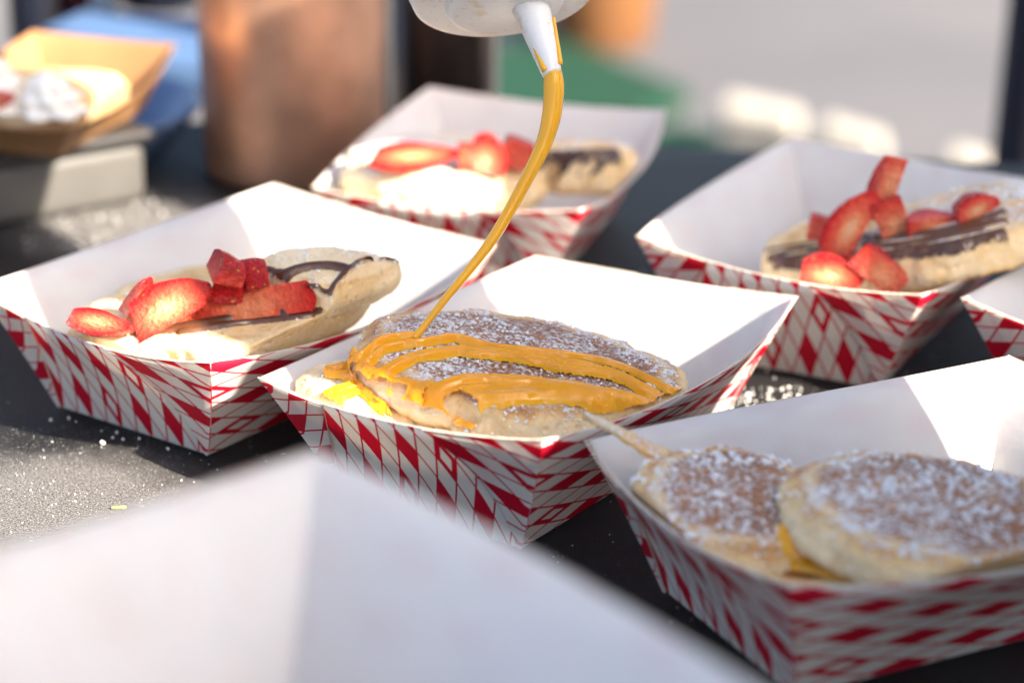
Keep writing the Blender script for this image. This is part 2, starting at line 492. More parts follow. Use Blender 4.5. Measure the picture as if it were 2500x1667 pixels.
def make_tray(name, loc, rz, dz=(0, 0, 0, 0), parts=True, mats=None, bow=(0.006, 0.009), sag=(0.003, 0.0045), tab=(0.27, 0.37), scale=1.0, seed=0):
    """corner order L F R B counter-clockwise in the tray's own frame; L-F and B-R are the end panels"""
    inner, outer, edge = mats or (M['paper'], M['print'], M['edge'])
    root = empty(name, loc, rz)
    s = scale
    rim = [Vector((sx * TA / 2 * s, sy * TB / 2 * s, TH * s + d)) for (sx, sy), d in zip(((-1, -1), (1, -1), (1, 1), (-1, 1)), dz)]
    bas = [Vector((sx * TA0 / 2 * s, sy * TB0 / 2 * s, 0.0012)) for sx, sy in ((-1, -1), (1, -1), (1, 1), (-1, 1))]
    outn = [Vector((0, -1, 0)), Vector((1, 0, 0)), Vector((0, 1, 0)), Vector((-1, 0, 0))]
    rng = random.Random(seed)
    wob = [rng.uniform(-0.0012, 0.0012) for _ in range(8)]
    def S(k, u, v):
        i, j = k, (k + 1) % 4
        e = k % 2
        gg = (4 * u * (1 - u)) ** 0.9
        skew = 1 + 0.35 * wob[k] / 0.0012 * (u - 0.5)
        b = bas[i].lerp(bas[j], u)
        t = rim[i].lerp(rim[j], u)
        t = t + outn[k] * ((bow[e] + wob[k]) * s * gg * skew) - Vector((0, 0, (sag[e] + wob[k + 4] * 0.7) * s * gg))
        p = b.lerp(t, v)
        # the panel curls a little outwards towards its rim
        p = p - outn[k] * (0.0022 * s * math.sin(math.pi * v) * (0.4 + 0.6 * gg))
        return p
    def blank(k, p, v):
        sl = v * (p - bas[k].lerp(bas[(k + 1) % 4], 0.5)).length if False else None
        e = k % 2
        slant = math.hypot(p.z, abs(p.y) - TB0 / 2 * s if e == 0 else abs(p.x) - TA0 / 2 * s)
        if e == 0:
            return (p.x, (-1 if k == 0 else 1) * (TB0 / 2 * s + slant))
        return ((1 if k == 1 else -1) * (TA0 / 2 * s + slant), p.y)
    nu, nv = 28, 8
    for k in range(4):
        vs, fs, uvs, mi = [], [], {}, []
        nprev, nnext = outn[(k - 1) % 4], outn[(k + 1) % 4]
        def off(u):
            if u < 1e-6: return outn[k] + nprev
            if u > 1 - 1e-6: return outn[k] + nnext
            return outn[k]
        for layer in (0, 1):
            for j in range(nv + 1):
                for i in range(nu + 1):
                    u, v = i / nu, j / nv
                    p = S(k, u, v)
                    if layer: p = p + off(u) * TH_PAPER
                    uvs[len(vs)] = blank(k, p, v)
                    vs.append(p)
        N = (nu + 1) * (nv + 1)
        idx = lambda l, i, j: l * N + j * (nu + 1) + i
        for j in range(nv):
            for i in range(nu):
                fs.append((idx(0, i, j), idx(0, i, j + 1), idx(0, i + 1, j + 1), idx(0, i + 1, j))); mi.append(0)
                fs.append((idx(1, i, j), idx(1, i + 1, j), idx(1, i + 1, j + 1), idx(1, i, j + 1))); mi.append(1)
        for i in range(nu):
            fs.append((idx(0, i, nv), idx(1, i, nv), idx(1, i + 1, nv), idx(0, i + 1, nv))); mi.append(2)
        me = mesh("end_panel" if k % 2 == 0 else "side_panel", vs, fs)
        ul = me.uv_layers.new(name="UVMap")
        for lp in me.loops: ul.data[lp.index].uv = uvs[lp.vertex_index]
        link(me.name.split('.')[0], me, [inner, outer, edge], root)
        me.polygons.foreach_set("material_index", mi)
    # glued tabs: the side panels' sheet carries on round each corner and is glued outside the end panels
    if parts:
        for k in (0, 2):
            for endc in (0, 1):
                ci = k if endc == 0 else (k + 1) % 4
                w = tab[0] if ci in (0, 2) else tab[1]
                bc, rc = bas[ci], rim[ci]
                din = (bas[(k + 1) % 4] - bas[k]).normalized() * (1 if endc == 0 else -1)
                sn_e = math.hypot(rc.z, abs(rc.y) - TB0 / 2 * s); th_e = math.atan2(sn_e, (rc - bc).dot(din))
                sn_s = math.hypot(rc.z, abs(rc.x) - TA0 / 2 * s)
                dins = Vector((0, -1 if bc.y > 0 else 1, 0)); th_s = math.atan2(sn_s, (rc - bc).dot(dins))
                vs, fs, uvs = [], [], {}
                ns, nt = 12, 14
                for layer in (0, 1):
                    for j in range(nt + 1):
                        v = j / nt
                        for i in range(ns + 1):
                            uu = w * v * i / ns
                            u = uu if endc == 0 else 1 - uu
                            p = S(k, u, v)
                            o = outn[k] * (TH_PAPER * (1.5 + 0.75 * layer))
                            if i == 0: o = o + outn[(k - 1) % 4 if endc == 0 else (k + 1) % 4] * (TH_PAPER * (1.0 + 0.5 * layer))
                            loc2 = ((p - bc).dot(din), math.hypot(p.z, abs(p.y) - TB0 / 2 * s))
                            rho = math.hypot(*loc2); phi = math.atan2(loc2[1], loc2[0])
                            a = th_s + (th_e - phi)
                            al, sl = rho * math.cos(a), rho * math.sin(a)
                            uvs[len(vs)] = ((1 if bc.x > 0 else -1) * (TA0 / 2 * s + sl), (1 if bc.y > 0 else -1) * (TB0 / 2 * s - al))
                            vs.append(p + o)
                N = (ns + 1) * (nt + 1)
                idx = lambda l, i, j: l * N + j * (ns + 1) + i
                mi = []
                for j in range(nt):
                    for i in range(ns):
                        q = (idx(1, i, j), idx(1, i + 1, j), idx(1, i + 1, j + 1), idx(1, i, j + 1))
                        fs.append(q if endc == 0 else tuple(reversed(q))); mi.append(0)
                    q = (idx(1, ns, j), idx(0, ns, j), idx(0, ns, j + 1), idx(1, ns, j + 1))
                    fs.append(q if endc == 0 else tuple(reversed(q))); mi.append(1)
                for i in range(ns):
                    q = (idx(0, i, nt), idx(1, i, nt), idx(1, i + 1, nt), idx(0, i + 1, nt))
                    fs.append(tuple(reversed(q)) if endc == 0 else q); mi.append(1)
                me = mesh("glue_tab", vs, fs)
                ul = me.uv_layers.new(name="UVMap")
                for lp in me.loops: ul.data[lp.index].uv = uvs[lp.vertex_index]
                link("glue_tab", me, [outer, edge], root)
                me.polygons.foreach_set("material_index", mi)
    # floor of the tray
    vs = [Vector((b.x, b.y, 0.0014)) for b in bas] + [Vector((b.x, b.y, 0.0006)) for b in bas]
    me = mesh("base", vs, [(0, 1, 2, 3), (7, 6, 5, 4), (4, 5, 1, 0), (5, 6, 2, 1), (6, 7, 3, 2), (7, 4, 0, 3)])
    me.uv_layers.new(name="UVMap")
    link("base", me, inner, root, smooth=False)
    return root

def dup(root, loc, rz=None):
    r = root.copy(); COL.objects.link(r)
    r.location = loc
    if rz is not None: r.rotation_euler = (0, 0, rz)
    for ch in list(root.children):
        c = ch.copy(); COL.objects.link(c); c.parent = r
        for g2 in ch.children:
            d = g2.copy(); COL.objects.link(d); d.parent = c
    return r

GT = "red and white check paper food trays"
def mm(*a): return tuple(x / 1000.0 for x in a)
t_mid = make_tray("paper_tray", (0.0086, 0.7489, 0.0), R(-34.74), mm(-3.9, 1.9, 2.7, -4.9), seed=1)
tag(t_mid, "red check paper tray whose pancakes are getting caramel, in the centre", "tray", GT)
t_left = make_tray("paper_tray", (-0.0959, 0.8184, 0.0), R(-35.68), mm(0.6, -2.1, -2.6, 0.4), seed=2)
tag(t_left, "red check paper tray at the left with strawberries and chocolate pancakes", "tray", GT)
t_right = make_tray("paper_tray", (0.1290, 0.8871, 0.0), R(-26.99), mm(3.8, -0.4, 0.0, 2.8), seed=3)
tag(t_right, "red check paper tray at the right with upright strawberry sticks in it", "tray", GT)
t_back = make_tray("paper_tray", (-0.0068, 0.9738, 0.0), R(-15.28), mm(-0.9, 0, -0.4, 1.2), seed=4)
tag(t_back, "blurred red check paper tray farthest back, beside the copper tumbler", "tray", GT)
t_near = make_tray("paper_tray", (0.1161, 0.6467, 0.0), R(-62.98), mm(-0.4, 1.0, 0, 1.4), seed=5)
tag(t_near, "red check paper tray at bottom right with thickly sugared pancakes", "tray", GT)
fr = P(2358, 728, 0.046)
yaw = R(-40)
off = Matrix.Rotation(yaw, 3, 'Z') @ Vector((TA / 2, TB / 2, 0))
t_edge = make_tray("paper_tray", (fr.x + off.x, fr.y + off.y, 0), yaw, seed=6)
tag(t_edge, "paper tray cut off by the right picture edge, only its corner showing", "tray", GT)

# foreground stack of empty trays, the top one seen from inside
yaw = R(39); ZT = 0.076
fg = P(770, 1105, ZT + TH)
off = Matrix.Rotation(yaw, 3, 'Z') @ Vector((TA / 2, TB / 2, 0))
base_xy = Vector((fg.x - off.x, fg.y - off.y, 0))
top = make_tray("paper_tray", (base_xy.x, base_xy.y, ZT), yaw, seed=8)
tag(top, "empty white-lined paper tray, big and blurred in the front left corner", "tray", GT)
for k in range(16):
    jit = Vector((random.uniform(-1, 1) * 0.0006, random.uniform(-1, 1) * 0.0006, 0))
    d = dup(top, base_xy + jit + Vector((0, 0, ZT - (k + 1) * 0.00472)), yaw + random.uniform(-0.004, 0.004))
    tag(d, "empty paper tray nested in the stack under the blurred front tray", "tray", "nested trays of the front stack")

# ------------------------------------------------------------------ food
def set_attr(me, name, vals):
    a = me.attributes.new(name, 'FLOAT', 'POINT')
    a.data.foreach_set("value", vals)

def squash(w, tray):
    """keep a soft pancake inside the slanting walls of its tray"""
    t, sc = tray if isinstance(tray, tuple) else (tray, 1.0)
    a = t.rotation_euler[2]
    d = w - t.location
    x, y = d.x * math.cos(a) + d.y * math.sin(a), -d.x * math.sin(a) + d.y * math.cos(a)
    h = max(0.0, min(1.12, d.z / (TH * sc)))
    gx = max(0.0, 1 - (y / (TB / 2 * sc)) ** 2); gy = max(0.0, 1 - (x / (TA / 2 * sc)) ** 2)
    c = 0.0022 * math.sin(math.pi * min(1, h)) + 0.0008
    lx = (TA0 / 2 + (TA - TA0) / 2 * h + 0.009 * gx * h - c) * sc
    ly = (TB0 / 2 + (TB - TB0) / 2 * h + 0.006 * gy * h - c) * sc
    x = max(-lx, min(lx, x)); y = max(-ly, min(ly, y))
    z = max(0.0022, d.z)
    return Vector((x * math.cos(a) - y * math.sin(a), x * math.sin(a) + y * math.cos(a), z)) + t.location

BV = {}
def pancake(name, label, loc, r, thick, tilt=(0, 0, 0), aspect=1.0, dome=0.004, seed=0, sugar=0.5, holes=(), bend=0.0, group=None, crust=1.0, cat="pancake", rag=0.05, tray=None, soft=0.75):
    """loc is the middle of the pancake; tilt is an euler in radians"""
    seg, nt, ne = 200, 22, 12
    rot = Matrix.Rotation(tilt[2], 3, 'Z') @ Matrix.Rotation(tilt[1], 3, 'Y') @ Matrix.Rotation(tilt[0], 3, 'X')
    vs, cr, sg = [], [], []
    rows = []
    for i in range(nt + 1): rows.append(('t', i / nt))
    for i in range(1, ne): rows.append(('e', i / ne))
    for i in range(nt + 1): rows.append(('b', 1 - i / nt))
    er = thick * 0.5
    for kind, f in rows:
        for k in range(seg):
            a = 2 * math.pi * k / seg
            ca, sa = math.cos(a), math.sin(a)
            rr = r * (1 + rag * fbm((ca * 1.3, sa * 1.3, 0.3), 1.0, seed) + 0.012 * fbm((ca * 9, sa * 9, 0.3), 1.0, seed + 3))
            if kind == 't':
                rho, z, e = (rr - er * soft) * f, thick / 2, f
            elif kind == 'b':
                rho, z, e = (rr - er * 0.75) * f, -thick / 2, f
            else:
                th = math.pi / 2 - math.pi * f
                sw = soft if th > 0 else 0.75
                rho = rr - er * sw + er * sw * math.cos(th) ** 0.8
                z = thick / 2 * math.sin(th) * (0.85 + 0.15 * abs(math.sin(th)))
                e = 1.0
            x, y = rho * ca, rho * sa * aspect
            z += dome * (1 - (rho / r) ** 2) - bend * (x / r) ** 2
            q = Vector((x, y, z))
            z_n = fbm(q, 38.0, seed + 1) * 0.0016 + fbm(q, 110.0, seed + 2) * 0.0005
            if kind == 'e':
                wv = fbm((ca * 3, sa * 3, z * 90), 1.0, seed + 5) * 0.0016 + fbm((ca * 14, sa * 14, z * 400), 1.0, seed + 6) * 0.0007
                # a fold line round the edge
                wv -= 0.0012 * math.exp(-((f - 0.45) / 0.09) ** 2) * (0.5 + fbm((ca * 2, sa * 2, 1), 1.0, seed + 9))
                for (ha, hf, hw, hh, hd) in holes:
                    da = (math.degrees(a) - ha + 180) % 360 - 180
                    dd = (math.radians(da) * r / hw) ** 2 + ((f - hf) * thick * 1.3 / hh) ** 2
                    if dd < 2.2: wv -= hd * max(0.0, 1 - dd / 1.6) ** 0.6 if dd < 1.6 else 0.0
                x += ca * wv; y += sa * wv
            q = Vector((x, y, z + z_n))
            vs.append(squash(Vector(loc) + rot @ q, tray) - Vector(loc) if tray else rot @ q)
            if kind == 'e':
                c = 0.10 + 0.10 * fbm((ca * 2.5, sa * 2.5, f * 3), 1.0, seed + 20) + (0.65 * max(0, (f - 0.66) / 0.34) if f > 0.66 else 0.30 * max(0, (0.25 - f) / 0.25))
                s = sugar * (0.75 if f < 0.35 else 0.25)
                if soft > 1.0 and f < 0.5:
                    c = max(c, (0.62 * crust) * max(0.0, 1 - f / 0.42)); s = sugar * max(0.2, 1 - f / 0.55)
            else:
                c = (0.75 if e < 0.88 else 0.75 - (e - 0.88) / 0.12 * (0.5 if kind == 't' else 0.2)) * crust
                if kind == 'b': c = min(1.0, c * 1.1)
                s = sugar if kind == 't' else 0.0
            cr.append(c); sg.append(s)
    fs = []
    n = len(rows)
    for i in range(n - 1):
        for k in range(seg):
            k2 = (k + 1) % seg
            if i == 0: fs.append((k, seg + k, seg + k2, k2)) if False else fs.append((seg + k, seg + k2, k))
            elif i == n - 2: fs.append((i * seg + k, (i + 1) * seg + k, i * seg + k2))
            else: fs.append((i * seg + k, (i + 1) * seg + k, (i + 1) * seg + k2, i * seg + k2))
    me = mesh(name, vs, fs)
    set_attr(me, "crust", cr); set_attr(me, "sugar", sg)
    o = link(name, me, M['pancake'], None, loc)
    bm = bmesh.new(); bm.from_mesh(me); bmesh.ops.remove_doubles(bm, verts=bm.verts, dist=1e-6)
    bmesh.ops.recalc_face_normals(bm, faces=bm.faces); bm.to_mesh(me); bm.free()
    me.polygons.foreach_set("use_smooth", [True] * len(me.polygons))
    tag(o, label, cat, group)
    L = Vector(loc)
    BV[o.name] = BVHTree.FromPolygons([v.co + L for v in me.vertices], [tuple(p.vertices) for p in me.polygons])
    return o

ICO = None
def ico():
    global ICO
    if ICO is None:
        bm = bmesh.new(); bmesh.ops.create_icosphere(bm, subdivisions=1, radius=1.0)
        ICO = ([v.co.copy() for v in bm.verts], [tuple(v.index for v in f.verts) for f in bm.faces]); bm.free()
    return ICO

def grains(name, pts, mat, parent=None, label=None, cat=None):
    """one mesh of many small lumps: pts = (position, radius)"""
    iv, jf = ico()
    vs, fs = [], []
    for p, r in pts:
        b = len(vs)
        q = Quaternion((random.gauss(0, 1), random.gauss(0, 1), random.gauss(0, 1), random.gauss(0, 1))).normalized()
        sc = Vector((random.uniform(0.7, 1.3), random.uniform(0.7, 1.3), random.uniform(0.6, 1.0)))
        for c in iv:
            w = q @ Vector((c.x * sc.x, c.y * sc.y, c.z * sc.z))
            vs.append(p + w * (r * random.uniform(0.85, 1.15)))
        fs += [tuple(b + i for i in f) for f in jf]
    o = link(name, mesh(name, vs, fs), mat, parent)
    tag(o, label, cat, kind="stuff")
    return o

def dust(o, n, rmin, rmax, seed=0, thr=0.0, scale=70.0, top=True):
    """clumps of powdered sugar lying on a pancake"""
    rng = random.Random(seed)
    me = o.data
    polys = [p for p in me.polygons if p.normal.z > 0.25]
    areas = [p.area * max(0.0, p.normal.z) for p in polys]
    tot = []; s = 0
    for a in areas: s += a; tot.append(s)
    import bisect
    pts = []
    tries = 0
    while len(pts) < n and tries < n * 12:
        tries += 1
        p = polys[min(len(polys) - 1, bisect.bisect(tot, rng.random() * s))]
        c = [me.vertices[i].co for i in p.vertices]
        w = [rng.random() for _ in c]; sw = sum(w)
        q = sum((v * (x / sw) for v, x in zip(c, w)), Vector())
        if fbm(q, scale, seed) + 0.5 * fbm(q, scale * 3.2, seed + 2) < thr: continue
        r = rmin + (rmax - rmin) * rng.random() ** 2.5
        pts.append((q + p.normal * r * 0.35, r))
        for _ in range(rng.randint(0, 3)):
            r2 = r * rng.uniform(0.4, 0.9)
            pts.append((q + Vector((rng.uniform(-1, 1), rng.uniform(-1, 1), rng.uniform(-0.1, 0.6))) * r * 1.3 + p.normal * r * 0.3, r2))
    return grains("powdered_sugar", pts, M['sugar'], o)

def hit(u, v, names):
    d = ray(u, v).normalized()
    best = None
    for nme in names:
        h = BV[nme].ray_cast(C_LOC, d)
        if h[0] is not None and (best is None or h[3] < best[3]): best = h
    return best[0] if best else None

def drape(name, label, strands, targets, mat, cell=0.00035, cat="sauce", drop=None, group=None):
    """sauce poured over pancakes: strands = (points (x,y), half width, thickness); a skin of sauce draped from above"""
    segs = []
    xs, ys = [], []
    for pts, w, h in strands:
        for i in range(len(pts) - 1):
            segs.append((pts[i], pts[i + 1], w, h))
        for p in pts: xs += [p[0] - w, p[0] + w]; ys += [p[1] - w, p[1] + w]
    x0, x1, y0, y1 = min(xs) - cell, max(xs) + cell, min(ys) - cell, max(ys) + cell
    nx, ny = int((x1 - x0) / cell) + 2, int((y1 - y0) / cell) + 2
    H = {}
    for (a, b, w, h) in segs:
        wa = w if not isinstance(w, tuple) else w[0]
        ix0 = int((min(a[0], b[0]) - wa - x0) / cell); ix1 = int((max(a[0], b[0]) + wa - x0) / cell) + 1
        iy0 = int((min(a[1], b[1]) - wa - y0) / cell); iy1 = int((max(a[1], b[1]) + wa - y0) / cell) + 1
        dx, dy = b[0] - a[0], b[1] - a[1]; L2 = dx * dx + dy * dy + 1e-14
        for ix in range(ix0, ix1 + 1):
            for iy in range(iy0, iy1 + 1):
                px, py = x0 + ix * cell, y0 + iy * cell
                t = max(0, min(1, ((px - a[0]) * dx + (py - a[1]) * dy) / L2))
                d = math.hypot(px - a[0] - dx * t, py - a[1] - dy * t) / wa
                if d < 1.0:
                    hh = h * (1 - d * d) ** (0.5 if wa > 0.0012 else 0.9)
                    o = H.get((ix, iy), 0.0)
                    H[(ix, iy)] = max(o, hh) + 0.12 * min(o, hh) if o and abs(o - hh) < 0.3 * h else max(o, hh)
    vid, vs, th, bz = {}, [], [], []
    def vert(ix, iy):
        k = (ix, iy)
        if k in vid: return vid[k]
        px, py = x0 + ix * cell, y0 + iy * cell
        best = None
        for nme in targets:
            r = BV[nme].ray_cast(Vector((px, py, 0.3)), Vector((0, 0, -1)))
            if r[0] is not None and (best is None or r[0].z > best[0].z): best = r
        if best is None:
            vid[k] = None; return None
        h = H.get(k, 0.0)
        nrm = best[1].normalized()
        if nrm.z < 0: nrm = -nrm
        n2 = (nrm + Vector((0, 0, 1))).normalized()
        p = best[0] + n2 * (h if h > 0 else -0.0004)
        vid[k] = len(vs); vs.append(p); bz.append(best[0].z); th.append(min(1.0, h / 0.0026))
        return vid[k]
    fs = []
    cells = set()
    for (ix, iy) in H:
        for a in (-1, 0):
            for b in (-1, 0):
                cells.add((ix + a, iy + b))
    for (ix, iy) in sorted(cells):
        q = [vert(ix, iy), vert(ix + 1, iy), vert(ix + 1, iy + 1), vert(ix, iy + 1)]
        if None in q: continue
        zz = [bz[i] for i in q]
        if max(zz) - min(zz) > 0.0026: continue
        fs.append(tuple(q))
    me = mesh(name, vs, fs)
    # relax a little so that the film looks liquid
    bm = bmesh.new(); bm.from_mesh(me)
    for _ in range(5): bmesh.ops.smooth_vert(bm, verts=bm.verts, factor=0.5, use_axis_x=True, use_axis_y=True, use_axis_z=True)
    bm.to_mesh(me); bm.free()
    set_attr(me, "thick", th)
    o = link(name, me, mat)
    tag(o, label, cat, group)
    return o

def px_path(pix, targets, n=8):
    out = []
    for u, v in spline(pix, n):
        h = hit(u, v, targets)
        if h is not None: out.append((h.x, h.y))
    return out

# ---- centre tray: sugared pancakes under caramel
GP = "pancakes in the paper trays"
mA = pancake("pancake", "big sugar-dusted brown pancake in the centre tray under the caramel strands", P(1255, 914, 0.0405), 0.0545, 0.0115, (R(2), R(6.5), R(-5)), 0.74, 0.0035, 11, 0.70, group=GP, tray=t_mid, rag=0.07, soft=1.4, crust=1.2,
             holes=((257, 0.47, 0.0042, 0.0034, 0.0052), (267, 0.48, 0.0028, 0.0030, 0.0042), (288, 0.45, 0.0012, 0.0015, 0.0016), (243, 0.42, 0.0014, 0.0014, 0.0018)))
mB = pancake("pancake", "lower pancake of the centre tray, mostly hidden under the big one", P(1280, 990, 0.0285), 0.0470, 0.0130, (R(2), R(4), R(0)), 0.72, 0.002, 12, 0.3, group=GP, tray=t_mid, crust=0.3)
mC = pancake("pancake", "small pale sunlit pancake at the left end of the centre tray", P(900, 985, 0.0330), 0.0260, 0.0125, (R(3), R(4), R(-25)), 0.75, 0.003, 13, 0.45, crust=0.2, group=GP, tray=t_mid)
for o, n, sd_, th_ in ((mA, 3600, 21, -0.02), (mB, 150, 22, -0.02), (mC, 200, 23, 0.1)):
    dust(o, n, 0.00014, 0.00065, sd_, th_)

TM = [mA.name, mB.name, mC.name]
car = []
CPIX = []
def cs(pix, w, h): CPIX.append(pix); car.append((px_path(pix, TM), w, h))
cs([(1012, 826), (975, 830), (931, 838), (895, 865), (858, 893), (825, 908), (800, 912), (822, 922), (862, 916), (905, 885), (931, 862), (969, 852), (1033, 843), (1084, 834), (1122, 833), (1200, 852), (1340, 868), (1460, 886), (1540, 912), (1600, 942), (1655, 970)], 0.0018, 0.0021)
cs([(1122, 836), (1200, 860), (1350, 886), (1450, 906), (1520, 936), (1590, 968), (1630, 985)], 0.0016, 0.0020)
cs([(850, 925), (885, 940), (905, 934), (943, 916), (982, 895), (1033, 878), (1109, 868), (1160, 871), (1251, 880), (1353, 901), (1455, 916), (1519, 933), (1575, 965), (1604, 985)], 0.0021, 0.0022)
cs([(795, 985), (829, 967), (880, 955), (915, 962), (943, 975), (985, 982), (1025, 976), (1058, 966), (1109, 946), (1160, 939), (1250, 942), (1300, 946), (1353, 954), (1400, 958), (1455, 970), (1506, 978), (1550, 992), (1585, 1005)], 0.0024, 0.0024)
cs([(985, 982), (1030, 990), (1071, 992), (1109, 985), (1160, 978), (1250, 972), (1330, 972), (1400, 975), (1450, 982)], 0.0036, 0.0020)
cs([(1010, 985), (1080, 980), (1160, 962), (1250, 960), (1340, 965), (1410, 972), (1470, 985)], 0.0040, 0.0020)
cs([(1040, 990), (1060, 1008), (1085, 1020)], 0.0034, 0.0020)
cs([(1340, 962), (1400, 968), (1440, 978)], 0.0048, 0.0030)
for base_i, dv, w, h in ((0, 3, 0.0007, 0.0027), (1, -3, 0.0006, 0.0026), (2, -5, 0.0008, 0.0031), (2, 6, 0.0007, 0.0029), (3, -6, 0.0008, 0.0033), (3, 5, 0.0008, 0.0032), (4, 4, 0.0008, 0.0029), (5, -3, 0.0007, 0.0030)):
    car.append((px_path([(u, v + dv + random.uniform(-1.5, 1.5)) for u, v in CPIX[base_i]], TM), w, h))
drape("caramel_sauce", "glossy amber caramel running in strands over the centre tray's pancakes", car, TM, M['caramel'])

# falling stream of caramel
land = hit(1012, 826, TM)
D0 = (land - C_LOC).dot(C_FWD)
path = [(1350, 176), (1352, 215), (1350, 255), (1343, 300), (1325, 358), (1292, 425), (1252, 500), (1205, 580), (1148, 656), (1090, 726), (1048, 780), (1026, 808), (1012, 824)]
wid = [25, 28, 27, 25, 22, 18.5, 16.5, 15, 13.0, 10.5, 9.5, 10, 13]
sp = spline([(a, b, w) for (a, b), w in zip(path, wid)], 8)
pts = [PD(u, v, D0 - 0.001) for u, v, w in sp]
rad = [w * 0.9 * D0 / FPX * (1 + 0.015 * math.sin(i * 0.37)) for i, (u, v, w) in enumerate(sp)]
vs, fs = tube(pts, rad, 16)
me = mesh("caramel_stream", vs, fs); set_attr(me, "thick", [0.15] * len(vs))
o = link("caramel_stream", me, M['caramel'])
tag(o, "thin stream of amber caramel falling from the bottle nozzle", "sauce")

# ---- squeeze bottle
M['bottle'] = plain("white_plastic", (0.80, 0.79, 0.77), 0.38, 0, 0.5, 0.06, 60, 0.05, 120, sss=0.15, sssr=(0.004, 0.004, 0.004), ssss=0.5)
def dirty_plastic():
    t = NT("stained_white_plastic")
    ob = t.obj()
    f = t.ramp(t.noise(75.0, 5.0, 0.65, ob, 0.4), [(0.56, 0.0), (0.70, 0.85)])
    g2 = t.ramp(t.noise(420.0, 3.0, 0.6, ob), [(0.60, 0.0), (0.72, 0.6)])
    col = t.mix(t.math('MAXIMUM', f, g2), (0.82, 0.81, 0.79), (0.62, 0.40, 0.14))
    t.set(color=col, rough=0.36, sss=0.15, sssr=(0.004, 0.004, 0.004), ssss=0.5)
    t.bump(t.noise(150.0, 3.0, 0.6, ob), 0.2, 0.0006)
    return t.m
M['dirty'] = dirty_plastic()

def make_bottle(loc, rot, label, group=None, tip_caramel=True):
    """origin at the nozzle tip, +z up the bottle"""
    root = empty("squeeze_bottle", loc)
    root.rotation_mode = 'QUATERNION'; root.rotation_quaternion = rot
    tag(root, label, "bottle", group)
    z0 = 0.024; cx = -0.0042; cc_ = -0.0125
    v, f = lathe([(0.0016, 0.004), (0.0017, 0.0), (0.0030, -0.0002), (0.0033, 0.0007), (0.0048, 0.012), (0.0062, z0), (0.0064, z0 + 0.006)], 40, False, True)
    noz = [Vector(p) for p in v]
    # slanted cut of the tip
    for p in noz:
        if p.z < 0.006: p.z += 0.24 * p.x + 0.0005
        p.x += cx * max(0.0, p.z) / z0
    link("nozzle", mesh("nozzle", noz, f), M['dirty'], root)
    v, f = lathe([(0.0, z0), (0.0165, z0), (0.0184, z0 + 0.0008), (0.0191, z0 + 0.0020), (0.0193, z0 + 0.0040), (0.0200, z0 + 0.0046),
                  (0.0275, z0 + 0.0048), (0.0296, z0 + 0.0055), (0.0303, z0 + 0.0075), (0.0295, z0 + 0.018), (0.0286, z0 + 0.0205), (0.0270, z0 + 0.021)], 64, False, False)
    cap = link("screw_cap", mesh("screw_cap", v, f), M['dirty'], root, (cc_, 0, 0))
    for k in range(3):
        zr = z0 + 0.0090 + k * 0.0026
        v, f = lathe([(0.0301, zr), (0.0309, zr + 0.0004), (0.0309, zr + 0.0010), (0.0300, zr + 0.0014)], 64, False, False)
        link("ridge", mesh("ridge", v, f), M['dirty'], cap)
    zb = z0 + 0.021
    v, f = lathe([(0.026, zb), (0.027, zb + 0.002), (0.0320, zb + 0.010), (0.0335, zb + 0.020), (0.0335, zb + 0.125), (0.032, zb + 0.150), (0.0335, zb + 0.165), (0.0335, zb + 0.185), (0.031, zb + 0.190), (0.0, zb + 0.190)], 64, False, False)
    link("body", mesh("body", v, f), M['bottle'], root, (cc_, 0, 0))
    if tip_caramel:
        pts, rr = [], []
        for k in range(15):
            t = k / 14
            pts.append(Vector((0.0031 + 0.0028 * t + cx * (0.003 + 0.0165 * t) / z0, -0.0016, 0.0030 + 0.0165 * t))); rr.append(0.0009 * (1 - 0.6 * t) + 0.0002)
        v, f = tube(pts, rr, 10)
        me = mesh("caramel_smear", v, f); set_attr(me, "thick", [0.0] * len(v))
        link("caramel_smear", me, M['caramel'], root)
        pts = [Vector((-0.0022 - 0.0014 * t + cx * (0.001 + 0.011 * t) / z0, -0.0022, 0.0010 + 0.011 * t)) for t in [i / 10 for i in range(11)]]
        v, f = tube(pts, [0.0012 * (1 - 0.75 * i / 10) for i in range(11)], 10)
        me = mesh("caramel_smear", v, f); set_attr(me, "thick", [0.0] * len(v))
        link("caramel_smear", me, M['caramel'], root)
    return root
tip = PD(1350, 186, D0 - 0.001)
axis = (C_UP - C_RIGHT * 0.12 + C_FWD * 0.32).normalized()
bx = (C_RIGHT - axis * C_RIGHT.dot(axis)).normalized()
bq = Matrix((bx, axis.cross(bx), axis)).transposed().to_quaternion()
make_bottle(tip, bq, "white plastic squeeze bottle held upside down, pouring caramel at the top")

